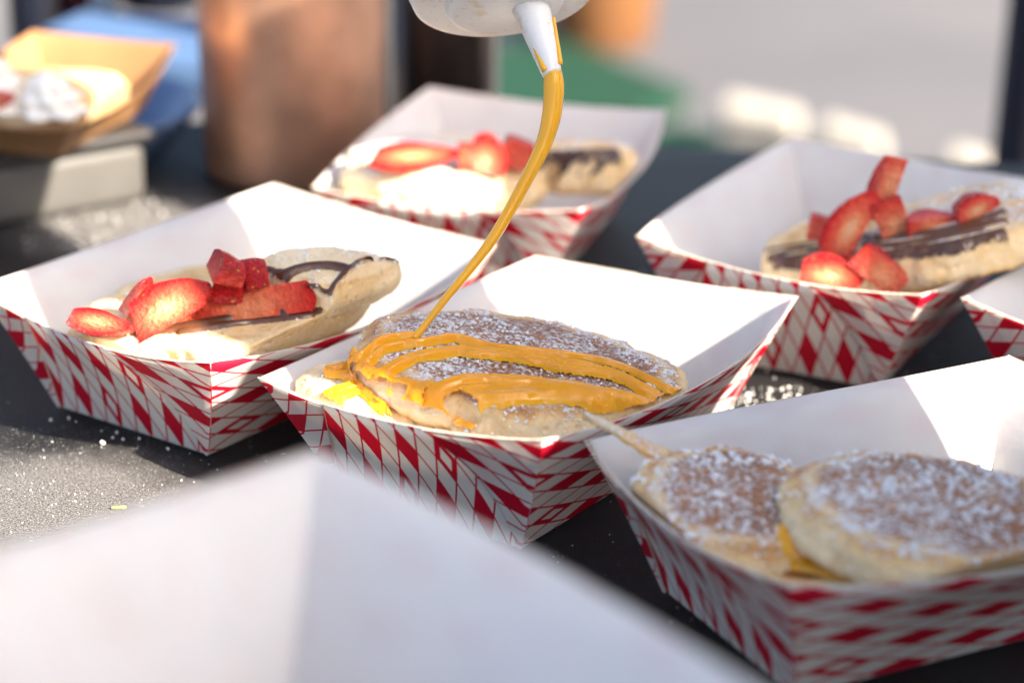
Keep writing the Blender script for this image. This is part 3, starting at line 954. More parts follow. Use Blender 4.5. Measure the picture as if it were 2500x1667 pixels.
# ---- strawberries
def berry(label, loc, size, rot, seed=0, core=0.6, taper=0.3, bend=0.0, cut="stick", group="cut strawberry pieces"):
    """a piece cut from a strawberry of unit size: skin where the fruit's outside is left, flat wet flesh on the cut faces"""
    rng = random.Random(seed * 13 + 5)
    bm = bmesh.new()
    bmesh.ops.create_icosphere(bm, subdivisions=4, radius=1.0)
    for v in bm.verts:
        p = v.co
        k = 1 - 0.42 * max(0.0, (p.x + 0.2)) ** 1.3 * 0.8
        d = 1 + 0.05 * fbm(p, 2.0, seed)
        v.co = Vector((p.x * 1.15, p.y * k, p.z * k)) * d
    def chop(co, no):
        n = (Vector(no) + Vector((rng.uniform(-.12, .12), rng.uniform(-.12, .12), rng.uniform(-.12, .12)))).normalized()
        r = bmesh.ops.bisect_plane(bm, geom=list(bm.verts) + list(bm.edges) + list(bm.faces), plane_co=co, plane_no=n, clear_outer=True)
        ed = [e for e in r["geom_cut"] if isinstance(e, bmesh.types.BMEdge)]
        bmesh.ops.contextual_create(bm, geom=ed)
    j = lambda a: a + rng.uniform(-0.06, 0.06)
    if cut == "stick":
        chop((0, 0, j(0.30)), (0, 0, 1)); chop((0, 0, j(-0.30)), (0, 0, -1)); chop((0, j(0.25), 0), (0, -1, 0))
        if rng.random() < 0.6: chop((j(0.75), 0, 0), (1, 0.25, 0))
        chop((j(-0.95), 0, 0), (-1, 0.1, 0))
    elif cut == "slice":
        chop((0, j(0.16), 0), (0, 1, 0)); chop((0, j(-0.20), 0), (0, -1, 0)); chop((j(-0.95), 0, 0), (-1, 0, 0.2))
    elif cut == "half":
        chop((0, j(-0.05), 0), (0, -1, 0.15)); chop((j(-0.85), 0, 0), (-1, 0, 0.1)); chop((0, 0, j(-0.45)), (0, 0.2, -1))
    elif cut == "dice":
        chop((j(0.35), 0, 0), (1, 0, 0.1)); chop((j(-0.35), 0, 0), (-1, 0.1, 0)); chop((0, j(0.42), 0), (0, -1, 0)); chop((0, 0, j(0.40)), (0, 0, 1)); chop((0, 0, j(-0.4)), (0.1, 0, -1))
    elif cut == "tip":
        chop((j(0.2), 0, 0), (-1, 0, 0)); chop((0, 0, j(0.25)), (0, 0, 1)); chop((0, j(-0.05), 0), (0, -1, 0))
    bm.normal_update()
    sharp = [e for e in bm.edges if len(e.link_faces) == 2 and e.calc_face_angle(0) > 0.5]
    bmesh.ops.bevel(bm, geom=sharp, offset=0.055, segments=3, profile=0.55, affect='EDGES', clamp_overlap=True)
    bmesh.ops.triangulate(bm, faces=[f for f in bm.faces if len(f.verts) > 4])
    lo = Vector([min(v.co[i] for v in bm.verts) for i in range(3)]); hi = Vector([max(v.co[i] for v in bm.verts) for i in range(3)])
    cen, ext = (lo + hi) / 2, (hi - lo) / 2
    me = bm_mesh("strawberry_piece", bm)
    o = link("strawberry_piece", me, M['berry'], None)
    sc = Vector([size[i] / max(ext[i], 1e-3) for i in range(3)])
    o.scale = sc; o.rotation_euler = rot
    off = o.rotation_euler.to_matrix() @ Vector((cen.x * sc.x, cen.y * sc.y, cen.z * sc.z))
    o.location = Vector(loc) - off
    o["fruit"] = 1
    tag(o, label, "strawberry", group)
    return o

# ---- left tray
lA = pancake("pancake", "thick pale pancake along the front rim of the left tray, under strawberries", P(570, 812, 0.0385), 0.0560, 0.0155, (R(6), R(-4), R(-4)), 0.50, 0.002, 31, 0.30, crust=0.3, group=GP, tray=t_left,
             holes=((252, 0.33, 0.0024, 0.0018, 0.0024), (259, 0.36, 0.0015, 0.0022, 0.0022)))
lB = pancake("pancake", "domed pancake with chocolate strings at the back right of the left tray", P(838, 704, 0.0520), 0.0310, 0.0120, (R(2), R(4), R(-10)), 0.58, 0.005, 32, 0.50, crust=0.12, group=GP, tray=t_left, soft=1.3)
lC = pancake("pancake", "lowest pancake lying under the strawberries in the left tray", P(560, 765, 0.027), 0.0470, 0.0130, (0, R(-2), R(20)), 0.80, 0.002, 33, 0.3, crust=0.5, group=GP, tray=t_left)
dust(lA, 160, 0.0002, 0.0007, 41, 0.15); dust(lB, 420, 0.0002, 0.0007, 42, 0.1)
berry("sunlit pale strawberry slice at the far left of the left tray", P(250, 792, 0.0475), (0.0112, 0.0040, 0.0046), (R(-30), R(4), R(-12)), 1, 0.95, 0.1, cut="slice")
berry("big orange-red strawberry half in the middle of the left tray's heap", P(415, 738, 0.0525), (0.0150, 0.0075, 0.0078), (R(-25), R(-26), R(14)), 2, 0.75, -0.1, cut="half")
berry("thin upright strawberry tip beside the big half in the left tray", P(345, 725, 0.0535), (0.0085, 0.0042, 0.0042), (R(10), R(-62), R(20)), 3, 0.8, 0.5, cut="tip")
berry("long strawberry slice lying along the chocolate in the left tray", P(610, 748, 0.0500), (0.0225, 0.0058, 0.0066), (R(-35), R(-8), R(8)), 4, 0.7, -0.25, cut="stick")
berry("topmost dark red strawberry cube of the left tray", P(558, 648, 0.0660), (0.0054, 0.0050, 0.0050), (R(110), R(15), R(25)), 5, 0.25, 0.0, cut="dice")
berry("deep red strawberry cube right of the topmost one, left tray", P(622, 668, 0.0615), (0.0044, 0.0044, 0.0054), (R(150), R(-8), R(20)), 6, 0.1, 0.0, cut="dice")
berry("glossy strawberry chunk under the topmost cube in the left tray", P(556, 700, 0.0570), (0.0062, 0.0058, 0.0058), (R(165), R(5), R(-10)), 7, 0.35, 0.1, cut="dice")
berry("small pale strawberry scrap between the big half and the long slice", P(440, 775, 0.0475), (0.0050, 0.0032, 0.0032), (R(0), R(-15), R(30)), 8, 0.95, 0.1, cut="dice")

TL = [lA.name, lB.name, lC.name]
ch = []
def cc(pix, w, h, tg): ch.append((px_path(pix, tg), w, h))
cc([(330, 812), (400, 808), (460, 798), (520, 788), (580, 776), (640, 766), (700, 768)], 0.0022, 0.0016, TL)
cc([(628, 766), (665, 762), (695, 768)], 0.0038, 0.0032, TL)
cc([(640, 705), (690, 675), (740, 656), (800, 650), (850, 660), (880, 685), (905, 705)], 0.0019, 0.0015, TL)
cc([(872, 675), (890, 692), (902, 702)], 0.0030, 0.0018, TL)
cc([(935, 660), (955, 680), (975, 705)], 0.0015, 0.0012, TL)
cc([(970, 690), (1000, 690), (1030, 712)], 0.0012, 0.0012, TL)
cc([(440, 812), (520, 800), (600, 788), (680, 782), (760, 772)], 0.0014, 0.0012, TL)
cc([(690, 760), (750, 752), (810, 750), (850, 745)], 0.0016, 0.0013, TL)
drape("chocolate_sauce", "dark chocolate strings over the left tray's pancakes", ch, TL, M['choc'])

# ---- back tray
bA = pancake("pancake", "sunlit whitish pancake at the left of the farthest tray", P(1085, 435, 0.041), 0.0420, 0.0200, (R(4), R(1), R(0)), 0.66, 0.003, 51, 0.8, crust=0.12, group=GP, tray=t_back)
bB = pancake("pancake", "shaded chocolate-striped pancake at the right end of the farthest tray", P(1430, 420, 0.037), 0.0240, 0.0190, (R(-4), R(8), R(20)), 0.8, 0.004, 52, 0.5, crust=0.5, group=GP, tray=t_back)
dust(bA, 200, 0.0003, 0.0008, 53, 0.0); dust(bB, 250, 0.0003, 0.0008, 54, 0.0)
berry("long overexposed strawberry slice lying flat in the farthest tray", P(1010, 383, 0.0570), (0.0185, 0.0050, 0.0058), (R(-25), R(-4), R(4)), 11, 0.95, 0.0, cut="slice")
berry("round bright red strawberry piece in the farthest tray", P(1200, 362, 0.0600), (0.0085, 0.0075, 0.0080), (R(15), R(10), R(-10)), 12, 0.3, 0.2, cut="half")
berry("small orange strawberry piece left of the round red one, farthest tray", P(1150, 378, 0.0570), (0.0060, 0.0048, 0.0045), (R(0), R(0), R(15)), 13, 0.7, 0.1, cut="dice")
berry("sugared strawberry piece right of the round red one, farthest tray", P(1262, 375, 0.0570), (0.0070, 0.0050, 0.0060), (R(0), R(20), R(5)), 14, 0.2, 0.1, cut="dice")
ch = []
TBk = [bA.name, bB.name]
cc([(1310, 395), (1370, 388), (1440, 380), (1490, 378)], 0.0026, 0.0016, TBk)
cc([(1360, 430), (1420, 425), (1470, 440), (1500, 470)], 0.0028, 0.0018, TBk)
cc([(1300, 405), (1380, 408), (1450, 402), (1510, 410)], 0.0018, 0.0014, TBk)
drape("chocolate_sauce", "blurred chocolate stripes on the farthest tray's right pancake", ch, TBk, M['choc'])

# ---- right tray
rA = pancake("pancake", "chocolate-streaked pancake lying flat in the right tray under strawberry sticks", P(2120, 640, 0.031), 0.0410, 0.0150, (R(2), R(-4), R(-12)), 0.75, 0.003, 61, 0.25, crust=0.55, group=GP, tray=t_right)
rB = pancake("pancake", "upper pale pancake leaning up at the right end of the right tray", P(2350, 575, 0.052), 0.0400, 0.0150, (R(6), R(-17), R(4)), 0.62, 0.003, 62, 0.75, crust=0.5, group=GP, soft=1.1)
rC = pancake("pancake", "lower pale pancake of the leaning pair in the right tray", P(2330, 650, 0.0375), 0.0400, 0.0145, (R(6), R(-15), R(4)), 0.62, 0.002, 63, 0.3, crust=0.5, group=GP, tray=t_right)
dust(rB, 350, 0.0003, 0.0008, 64, -0.1)
berry("tallest upright strawberry stick in the right tray", P(2155, 455, 0.0700), (0.0125, 0.0040, 0.0045), (R(8), R(-76), R(10)), 21, 0.55, 0.2, cut="stick")
berry("leaning strawberry stick left of the tallest one in the right tray", P(2060, 540, 0.0580), (0.0150, 0.0068, 0.0070), (R(0), R(-58), R(15)), 22, 0.6, 0.1, cut="half")
berry("short thick strawberry stick right of the tallest one in the right tray", P(2180, 545, 0.0570), (0.0105, 0.0058, 0.0062), (R(0), R(70), R(-5)), 23, 0.6, -0.1, cut="stick")
berry("strawberry strip lying towards the pale pancakes in the right tray", P(2275, 545, 0.0585), (0.0100, 0.0050, 0.0045), (R(10), R(-12), R(8)), 24, 0.4, 0.0, cut="stick")
berry("dark red strawberry end on top of the leaning pancake, right tray", P(2375, 490, 0.0680), (0.0085, 0.0055, 0.0045), (R(15), R(-22), R(10)), 25, 0.25, 0.0, cut="half")
berry("strawberry piece lying front left beside the chocolate, right tray", P(2035, 652, 0.0450), (0.0115, 0.0060, 0.0060), (R(10), R(4), R(-8)), 26, 0.6, -0.1, cut="half")
berry("strawberry piece sloping down to the rim at the front of the right tray", P(2145, 655, 0.0455), (0.0105, 0.0055, 0.0055), (R(0), R(38), R(-10)), 27, 0.35, 0.1, cut="stick")
berry("small dark strawberry bit at the left foot of the sticks, right tray", P(2005, 555, 0.0520), (0.0050, 0.0040, 0.0045), (R(0), R(10), R(0)), 28, 0.1, 0.0, cut="dice")
ch = []
TR = [rA.name, rB.name, rC.name]
for k in range(8):
    v0 = 592 + k * 14
    jg = lambda a: a + random.uniform(-7, 7)
    cc([(1870 + k * 8, jg(v0 + 18)), (1950 + k * 4, jg(v0)), (2060, jg(v0 - 10)), (2200, jg(v0 - 22)), (2330, jg(v0 - 44)), (2450, jg(v0 - 80))], 0.0008 + 0.0005 * (k % 3), 0.0011, TR)
cc([(2280, 625), (2330, 628), (2360, 640), (2340, 670), (2300, 690)], 0.0028, 0.0015, TR)
drape("chocolate_sauce", "thin chocolate streaks across the right tray's pancake", ch, TR, M['choc'])

# ---- near right tray
nA = pancake("pancake", "left pancake of the bottom right tray, brown patches under clumpy sugar", P(1790, 1268, 0.0335), 0.0330, 0.0120, (R(6), R(8), R(-20)), 1.0, 0.006, 71, 0.66, group=GP, tray=t_near, soft=1.5, crust=1.15)
nB = pancake("pancake", "right pancake of the bottom right tray, nearly white with sugar, tilted upwards", P(2290, 1285, 0.0400), 0.0450, 0.0120, (R(3), R(5), R(-12)), 0.80, 0.004, 72, 0.68, crust=1.1, group=GP, tray=t_near, soft=1.3)
nC = pancake("pancake", "pale pancake edge poking over the front rim of the bottom right tray", P(2390, 1405, 0.0330), 0.0280, 0.0130, (R(3), R(3), R(0)), 0.7, 0.003, 73, 0.35, crust=0.15, group=GP, tray=t_near)
dust(nA, 1000, 0.00025, 0.0010, 74, 0.0); dust(nB, 1500, 0.00025, 0.0010, 75, 0.0); dust(nC, 150, 0.00025, 0.0008, 76, 0.1)
nD = pancake("pancake", "brown pancake under the two sugared ones in the bottom right tray, caramel on it", P(2050, 1375, 0.0265), 0.0360, 0.0110, (R(2), R(3), R(0)), 0.72, 0.002, 77, 0.1, crust=1.3, group=GP, tray=t_near)
car = []
TN2 = [nA.name, nD.name]
for pix, w, h in (([(1925, 1300), (1965, 1345), (2010, 1378), (2070, 1400), (2140, 1412), (2200, 1415)], 0.0042, 0.0018), ([(1935, 1325), (1985, 1372), (2040, 1398), (2110, 1415)], 0.0042, 0.0016), ([(1990, 1345), (2050, 1375), (2130, 1395), (2200, 1402)], 0.0044, 0.0017)):
    pth = px_path(pix, TN2)
    if len(pth) > 2: car.append((pth, w, h))
drape("caramel_sauce", "dark amber caramel pooled between the two pancakes of the bottom right tray", car, TN2, M['caramel'])
# thin curled lip of batter running up over the left rim
TN = [nA.name]
a = P(1425, 1012, 0.0535); b = P(1520, 1062, 0.0520); c = P(1600, 1105, 0.0460); d = P(1690, 1150, 0.0385)
sp = [Vector(p) for p in spline([tuple(a), tuple(b), tuple(c), tuple(d)], 10)]
vs, fs, crv, sgv = [], [], [], []
for i, p in enumerate(sp):
    f = i / (len(sp) - 1)
    w = 0.0012 + 0.0032 * f
    side = Vector((0.35, 0.9, 0.1)).normalized()
    for k in range(10):
        an = 2 * math.pi * k / 10
        vs.append(p + side * (math.cos(an) * w) + Vector((0, 0, math.sin(an) * (0.0011 + 0.0008 * f))) + Vector((1, 1, 1)) * 0.0005 * fbm(p + side * math.cos(an), 200, 3))
        crv.append(0.35); sgv.append((0.62 if math.sin(an) > 0.3 else 0.05))
for i in range(len(sp) - 1):
    for k in range(10):
        k2 = (k + 1) % 10
        fs.append((i * 10 + k, i * 10 + k2, (i + 1) * 10 + k2, (i + 1) * 10 + k))
fs.append(tuple(reversed(range(10)))); fs.append(tuple((len(sp) - 1) * 10 + k for k in range(10)))
me = mesh("batter_lip", vs, fs); set_attr(me, "crust", crv); set_attr(me, "sugar", sgv)
lip = link("batter_lip", me, M['pancake'], nA)
lip.location = -Vector(nA.location)

# ------------------------------------------------------------------ things behind
M['copper'] = plain("brushed_copper", (0.86, 0.49, 0.33), 0.42, 0.82, 0.5, 0.45, 22, 0.15, 60)
M['darkmetal'] = plain("dark_steel", (0.16, 0.13, 0.12), 0.28, 1.0, 0.5, 0.2, 10)
M['steel'] = plain("bright_steel", (0.62, 0.60, 0.56), 0.3, 1.0, 0.5, 0.1, 12)
M['black'] = plain("black_plastic", (0.030, 0.028, 0.028), 0.42, 0, 0.5, 0.2, 30, 0.1, 150)
M['blackdark'] = plain("matt_black", (0.012, 0.012, 0.014), 0.5, 0, 0.4, 0.2, 20)

def make_tumbler(loc, r0, r1, h, mat, rim_mat, name, label, cat, lid=None):
    root = empty(name, loc)
    tag(root, label, cat)
    v, f = lathe([(0.0, 0.0), (r0 * 0.93, 0.0), (r0 * 0.985, 0.002), (r0, 0.006), (r0 + (r1 - r0) * 0.5, h * 0.5), (r1, h - 0.006)], 72, False, False)
    link("body", mesh("body", v, f), mat, root)
    v, f = lathe([(r1, h - 0.006), (r1 + 0.0012, h - 0.004), (r1 + 0.0012, h - 0.001), (r1, h), (r1 - 0.002, h - 0.001), (r1 - 0.003, h - 0.02), (r0 - 0.004, 0.01), (0, 0.01)], 72, False, False)
    link("rim", mesh("rim", v, f), rim_mat, root)
    return root
tp = P(697, 486, 0.0)
make_tumbler((tp.x, tp.y + 0.045, 0), 0.0415, 0.0450, 0.175, M['copper'], M['copper'], "copper_tumbler", "tall blurred copper tumbler standing behind the left tray", "tumbler")
tp = PD(1085, 215, 1.22)
make_tumbler((tp.x, tp.y, 0), 0.0270, 0.0270, 0.20, M['darkmetal'], M['steel'], "steel_flask", "dark steel flask between the copper tumbler and the farthest tray", "flask")
tp = PD(930, 240, 1.14)
make_tumbler((tp.x, tp.y, 0), 0.0060, 0.0060, 0.22, M['steel'], M['steel'], "steel_rod", "thin bright steel rod standing right beside the copper tumbler", "rod")
tp = PD(1191, 215, 1.20)
make_tumbler((tp.x, tp.y, 0), 0.0052, 0.0052, 0.22, M['steel'], M['steel'], "steel_rod", "thin bright steel rod standing right beside the dark steel flask", "rod")

# black serving box with the brown paper tray on it
p0 = P(365, 492, 0.0); p1 = P(0, 562, 0.0)
dirx = (p0 - p1); dirx.z = 0; dirx.normalize()
ang = math.atan2(dirx.y, dirx.x)
BXW, BXD, BXH = 0.24, 0.13, 0.034
root = empty("serving_box", p0 - dirx * (BXW / 2) + Vector((-dirx.y, dirx.x, 0)) * (BXD / 2), ang)
tag(root, "shallow black serving box at the left edge, under the brown paper tray", "box")
bm = rounded_box(BXW, BXD, BXH - 0.006, 0.006, 4)
M['greyblack'] = plain("charcoal_plastic", (0.10, 0.095, 0.088), 0.38, 0, 0.5, 0.15, 30, 0.1, 150)
link("body", bm_mesh("body", bm), M['greyblack'], root, (0, 0, (BXH - 0.006) / 2))
bm = rounded_box(BXW + 0.006, BXD + 0.006, 0.0065, 0.003, 3)
link("lid", bm_mesh("lid", bm), M['black'], root, (0, 0, BXH - 0.003))

KS, KY = 0.66, R(-18)
kR = P(425, 112, BXH + TH * KS)
ko = Matrix.Rotation(KY, 3, 'Z') @ Vector((TA / 2 * KS, TB / 2 * KS, 0))
kl = Vector((kR.x - ko.x, kR.y - ko.y, BXH + 0.0008))
kr = make_tray("paper_tray", kl, KY, mm(-13, -13, 0, 0), mats=(M['kraft'], M['kraft'], M['kraft']), seed=12, parts=False, scale=KS)
tag(kr, "brown kraft paper tray on the black box at the upper left", "tray")
M['cream'] = plain("whipped_cream", (0.88, 0.84, 0.76), 0.5, 0, 0.4, 0.04, 60, 0.2, 120, sss=0.4, sssr=(0.006, 0.005, 0.004), ssss=0.5)
def cream(label, loc, r, h, seed):
    vs, fs = [], []
    seg, rows = 64, 26
    for i in range(rows + 1):
        t = i / rows
        for k in range(seg):
            a = 2 * math.pi * k / seg
            rr = r * (1 - t) ** 0.55 * (1 + 0.12 * math.cos(7 * a + t * 9)) * (1 + 0.10 * math.sin(t * 19))
            q = Vector((rr * math.cos(a), rr * math.sin(a), h * t))
            vs.append(q * (1 + 0.08 * fbm(q, 60, seed)))
    for i in range(rows):
        for k in range(seg):
            k2 = (k + 1) % seg
            fs.append((i * seg + k, i * seg + k2, (i + 1) * seg + k2, (i + 1) * seg + k))
    fs.append(tuple(reversed(range(seg))))
    o = link("cream_swirl", mesh("cream_swirl", vs, fs), M['cream'], None, loc)
    tag(o, label, "cream", "whipped cream swirls")
    return o
kA = pancake("pancake", "golden pancake under the whipped cream in the brown tray", kl + Vector((-0.004, -0.008, 0.016)), 0.0400, 0.014, (0, 0, 0), 0.8, 0.003, 81, 0.1, crust=0.4, group=GP, tray=(kr, KS))
cream("bigger glowing whipped cream swirl in the brown tray", kl + Vector((-0.022, -0.030, 0.019)), 0.019, 0.024, 1)
cream("smaller whipped cream swirl at the right in the brown tray", kl + Vector((0.006, -0.034, 0.018)), 0.016, 0.017, 2)
berry("small red strawberry slice under the cream in the brown tray", kl + Vector((-0.014, -0.047, 0.026)), (0.0085, 0.0040, 0.0040), (0, R(-10), R(20)), 31, 0.2, 0.1, cut="slice")

# dark pan; blue of the mirrored sky painted into its colour
M['bluepan'] = plain("sky_blue_pan", (0.10, 0.17, 0.32), 0.25, 0, 0.6, 0.1, 20)
pp = P(488, 255, 0.028)
root = empty("sky_tinted_pan", (pp.x - 0.060, pp.y, 0.0))
tag(root, "round pan coloured with reflected sky blue, partly hidden behind the copper tumbler", "plate")
v, f = lathe([(0.0, 0.004), (0.030, 0.004), (0.042, 0.010), (0.056, 0.027), (0.060, 0.029), (0.0605, 0.027), (0.057, 0.023), (0.044, 0.006), (0.031, 0.0), (0.0, 0.0)], 72, False, False)
link("dish", mesh("dish", v, f), M['bluepan'], root)

# folded blue cloth, cup and dark jars along the far edge at the left
M['denim'] = plain("blue_cotton", (0.075, 0.14, 0.27), 0.85, 0, 0.2, 0.25, 25, 0.5, 300)
cp = P(390, 95, 0.02)
bm = rounded_box(0.13, 0.085, 0.022, 0.008, 4)
for v in bm.verts: v.co.z += 0.004 * fbm(v.co, 30, 4)
o = link("folded_cloth", bm_mesh("folded_cloth", bm), M['denim'], None, (cp.x, cp.y, 0.013)); o.rotation_euler = (0, 0, R(-14))
tag(o, "folded blue cotton cloth beyond the brown tray at the upper left", "cloth")
M['cupw'] = plain("white_cup_paper", (0.78, 0.76, 0.70), 0.5)
q = PD(258, 60, 1.34)
root = empty("paper_cup", (q.x, q.y, 0)); tag(root, "slim white paper cup standing by the blue cloth", "cup")
v, f = lathe([(0.0, 0.001), (0.0065, 0.001), (0.0068, 0.0), (0.0095, 0.09), (0.0105, 0.0905), (0.0105, 0.092), (0.0092, 0.091), (0.0066, 0.003), (0, 0.003)], 40, False, False)
link("wall", mesh("wall", v, f), M['cupw'], root)
M['jarA'] = plain("dark_glass", (0.010, 0.012, 0.020), 0.12, 0, 0.6, 0.1, 10)
M['jarB'] = plain("dark_plum_glass", (0.030, 0.010, 0.014), 0.15, 0, 0.6, 0.1, 10)
def jar(label, u, D, r, h, mat):
    q = PD(u, 70, D)
    root = empty("sauce_jar", (q.x, q.y, 0)); tag(root, label, "jar", "dark sauce jars along the table's far edge")
    v, f = lathe([(0, 0), (r * 0.95, 0), (r, 0.003), (r, h * 0.72), (r * 0.9, h * 0.8), (r * 0.7, h * 0.85), (r * 0.7, h * 0.88)], 48, False, True)
    link("glass", mesh("glass", v, f), mat, root)
    v, f = lathe([(r * 0.74, h * 0.88), (r * 0.78, h * 0.885), (r * 0.78, h), (0, h)], 48, True, False)
    link("lid", mesh("lid", v, f), M['blackdark'], root)
jar("dark blue-black jar at the top left corner", 75, 1.36, 0.0120, 0.115, M['jarA'])
jar("dark plum jar right of the blue-black one, top left", 190, 1.40, 0.0150, 0.115, M['jarB'])
jar("dark jar at the back behind the blue cloth", 395, 1.46, 0.0260, 0.10, M['jarA'])

# things on the ground far behind
M['green'] = plain("green_turf", (0.0025, 0.036, 0.017), 0.8, 0, 0.3, 0.25, 12, 0.6, 120)
def slab(name, corners, z, th, mat, label, cat, group=None):
    vs = [Vector((c.x, c.y, z + th)) for c in corners] + [Vector((c.x, c.y, z)) for c in corners]
    cen = sum(vs, Vector()) / len(vs)
    n = len(corners)
    fs = [tuple(range(n)), tuple(reversed(range(n, 2 * n)))] + [(i, n + i, n + (i + 1) % n, (i + 1) % n) for i in range(n)]
    bm = bmesh.new()
    bv = [bm.verts.new(v - cen) for v in vs]
    for f in fs: bm.faces.new([bv[i] for i in f])
    bmesh.ops.recalc_face_normals(bm, faces=bm.faces)
    bmesh.ops.bevel(bm, geom=list(bm.edges), offset=min(th * 0.3, 0.015), segments=2, profile=0.5, affect='EDGES')
    o = link(name, bm_mesh(name, bm), mat, None, cen, smooth=False)
    tag(o, label, cat, group)
    return o
G = -0.75
slab("turf_mat", [P(1130, 150, G), P(1400, 140, G), P(1690, 262, G), P(1560, 320, G), P(1130, 300, G)], G + 0.002, 0.03, M['green'], "bright green turf mat on the ground far behind", "mat")
slab("turf_mat", [P(1560, 345, G), P(1700, 350, G), P(1860, 400, G), P(1830, 480, G), P(1540, 440, G)], G + 0.002, 0.03, M['green'], "second green turf mat, seen just past the table edge", "mat")
M['kerb'] = plain("pale_kerb_stone", (0.40, 0.37, 0.32), 0.8, 0, 0.2, 0.35, 5, 0.4, 60)
ks = [((1765, 250), (1960, 290), (1945, 325), (1755, 290)), ((2010, 305), (2165, 350), (2150, 395), (1990, 345)), ((2315, 375), (2415, 400), (2405, 450), (2300, 420))]
lab = ["leftmost pale kerb stone in the blurred background", "middle, brightest pale kerb stone in the blurred background", "rightmost pale kerb stone, next to the dark post"]
for c, l in zip(ks, lab):
    slab("kerb_stone", [P(u, v, G + 0.1) for u, v in c], G, 0.12, M['kerb'], l, "kerb stone", "pale kerb stones behind the table")
M['terra'] = plain("terracotta", (0.17, 0.075, 0.028), 0.8, 0, 0.2, 0.2, 8)
q = P(1470, 105, G)
root = empty("plant_pot", (q.x, q.y, G)); tag(root, "blurred terracotta pot behind the squeeze bottle", "pot")
v, f = lathe([(0, 0), (0.085, 0), (0.09, 0.01), (0.115, 0.2), (0.115, 0.205), (0.105, 0.205), (0.085, 0.02), (0, 0.02)], 48, False, False)
link("pot_body", mesh("pot_body", v, f), M['terra'], root)
v, f = lathe([(0.116, 0.165), (0.126, 0.165), (0.128, 0.17), (0.128, 0.208), (0.120, 0.211), (0.104, 0.208)], 48, False, False)
link("pot_rim", mesh("pot_rim", v, f), M['terra'], root)
# dark post at the right edge
b1 = PD(2520, 300, 1.50); 
root = empty("tent_post", (b1.x + 0.01, b1.y + 0.02, G)); tag(root, "dark navy tent post cut off by the right picture edge", "post")
M['navy'] = plain("navy_fabric", (0.020, 0.020, 0.032), 0.7, 0, 0.3, 0.2, 20, 0.3, 200)
v, f = lathe([(0.028, 0.02), (0.030, 0.6), (0.028, 1.3), (0.024, 2.2)], 32)
vv = [Vector(p) for p in v]
for p in vv: p.x += 0.02 * (p.z - 0.6)
link("sleeve", mesh("sleeve", vv, f), M['navy'], root)
bm = rounded_box(0.14, 0.14, 0.02, 0.004)
link("foot_plate", bm_mesh("foot_plate", bm), M['darkmetal'], root, (-0.01, 0, 0.01))

# ------------------------------------------------------------------ added out-of-view blocks that shade parts of the table, white to bounce fill
sh = Vector((math.cos(SUN_AZ), math.sin(SUN_AZ), 0)); tx = Vector((-math.sin(SUN_AZ), math.cos(SUN_AZ), 0))
def TK(t, k, z=0.0): return tx * t + sh * k + Vector((0, 0, z))
TS0, TS1 = 0.527, 0.645
fl = TK((TS0 + TS1) / 2, -0.10, 0.0)
fr_ = (TS1 - TS0) / 2
root = empty("shade_cylinder", fl)  # unseen cylinder, added to cast the band of shade over the centre tray
tag(root, "tall white cylinder added out of view to shade the centre tray", "flask")
M['shadecyl'] = plain("shade_cylinder_white", (0.80, 0.78, 0.74), 0.35)
v, f = lathe([(0, 0), (fr_ * 0.96, 0), (fr_, 0.004), (fr_, 0.31), (fr_ * 0.93, 0.325)], 64, False, True)
link("body", mesh("body", v, f), M['shadecyl'], root)
v, f = lathe([(fr_ * 0.95, 0.325), (fr_ * 0.98, 0.328), (fr_ * 0.97, 0.41), (fr_ * 0.9, 0.418), (0, 0.42)], 64, True, False)
link("cylinder_top", mesh("cylinder_top", v, f), M['shadecyl'], root)
root = empty("shade_box", TK(0.489, -0.02, 0), SUN_AZ)  # unseen box, added to keep sun off the bottom right tray's pancakes
tag(root, "white box added out of view to shade the bottom right tray", "box")
bm = rounded_box(0.10, 0.118, 0.275, 0.006, 3)
link("body", bm_mesh("body", bm), M['cupw'], root, (0, 0, 0.1375))
bm = rounded_box(0.012, 0.085, 0.11, 0.003, 2)
link("front_panel", bm_mesh("front_panel", bm), M['paper'], root, (-0.047, 0, 0.10))
CB0, CB1 = 0.14, 0.420
root = empty("shade_block", TK((CB0 + CB1) / 2, 0.36, 0), SUN_AZ)  # unseen block, added to put the front tray stack in shade
tag(root, "tall white block added out of view to shade the front tray stack", "shade_block")
M['shadeblk'] = plain("shade_block_white", (0.78, 0.75, 0.70), 0.8, 0, 0.2)
bm = rounded_box(0.26, CB1 - CB0, 0.60, 0.003, 2)
link("body", bm_mesh("body", bm), M['shadeblk'], root, (0, 0, 0.30))
for sg_ in (-1, 1):
    bm = rounded_box(0.128, CB1 - CB0 - 0.004, 0.003, 0.001, 1)
    link("block_top", bm_mesh("block_top", bm), M['shadeblk'], root, (sg_ * 0.065, 0, 0.603))
CT0, CT1 = 0.722, 1.12
root = empty("back_shade_block", TK((CT0 + CT1) / 2, 0.17, 0), SUN_AZ)  # unseen block, added to shade the right and farthest trays
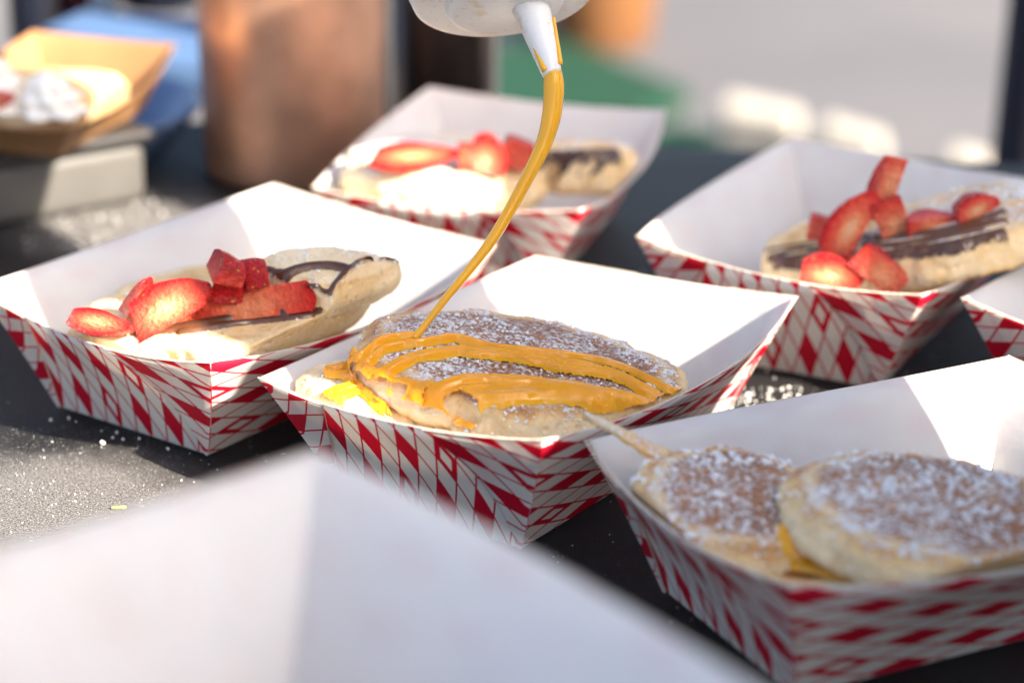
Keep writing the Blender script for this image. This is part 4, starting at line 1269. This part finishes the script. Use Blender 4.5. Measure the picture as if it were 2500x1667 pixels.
tag(root, "big white block added out of view to shade the right and farthest trays", "sun_blocker")
M['backblk'] = plain("back_block_white", (0.78, 0.77, 0.74), 0.45)
bm = rounded_box(0.30, CT1 - CT0, 0.56, 0.010, 4)
link("body", bm_mesh("body", bm), M['backblk'], root, (0, 0, 0.28))
bm = rounded_box(0.31, CT1 - CT0 + 0.004, 0.05, 0.012, 4)
link("lid", bm_mesh("lid", bm), M['cupw'], root, (0, 0, 0.587))

# ------------------------------------------------------------------ spilt sugar on the cloth
rng = random.Random(99)
pts = []
def spill(u0, u1, v0, v1, n, r0, r1):
    for _ in range(n):
        u = rng.uniform(u0, u1); v = rng.uniform(v0, v1)
        p = P(u, v, 0.0)
        r = r0 + (r1 - r0) * rng.random() ** 3
        pts.append((p + Vector((0, 0, r * 0.5)), r))
spill(-100, 700, 950, 1320, 260, 0.00008, 0.00036)
spill(-100, 450, 1040, 1300, 2200, 0.00004, 0.00011)  # fine grains added here to brighten the sunlit patch of cloth
spill(1780, 1960, 945, 1010, 120, 0.00020, 0.0008)
spill(1650, 2400, 900, 1050, 120, 0.0002, 0.0005)
spill(60, 520, 470, 620, 260, 0.0002, 0.0008)
spill(1280, 1900, 1180, 1667, 160, 0.00008, 0.00028)
spill(1000, 2300, 300, 900, 150, 0.0002, 0.0006)
for u, v, r in ((250, 1080, 0.0011), (123, 1025, 0.0008), (168, 1020, 0.0006), (285, 1055, 0.0007), (410, 1095, 0.0008), (275, 1068, 0.0005), (300, 1072, 0.0005), (340, 1070, 0.0005)):
    pts.append((P(u, v, r * 0.6), r))
grains("spilt_sugar", pts, M['crystal'], None, "scattered white sugar grains spilt on the black tablecloth", "sugar")
M['lime'] = plain("lime_peel", (0.42, 0.44, 0.10), 0.5)
bm = rounded_box(0.0048, 0.0014, 0.0009, 0.0003, 2)
o = link("lime_shred", bm_mesh("lime_shred", bm), M['lime'], None, P(290, 1238, 0.0006)); o.rotation_euler = (0, 0, R(6))
tag(o, "tiny yellow-green shred on the sunlit cloth, bottom left", "shred")
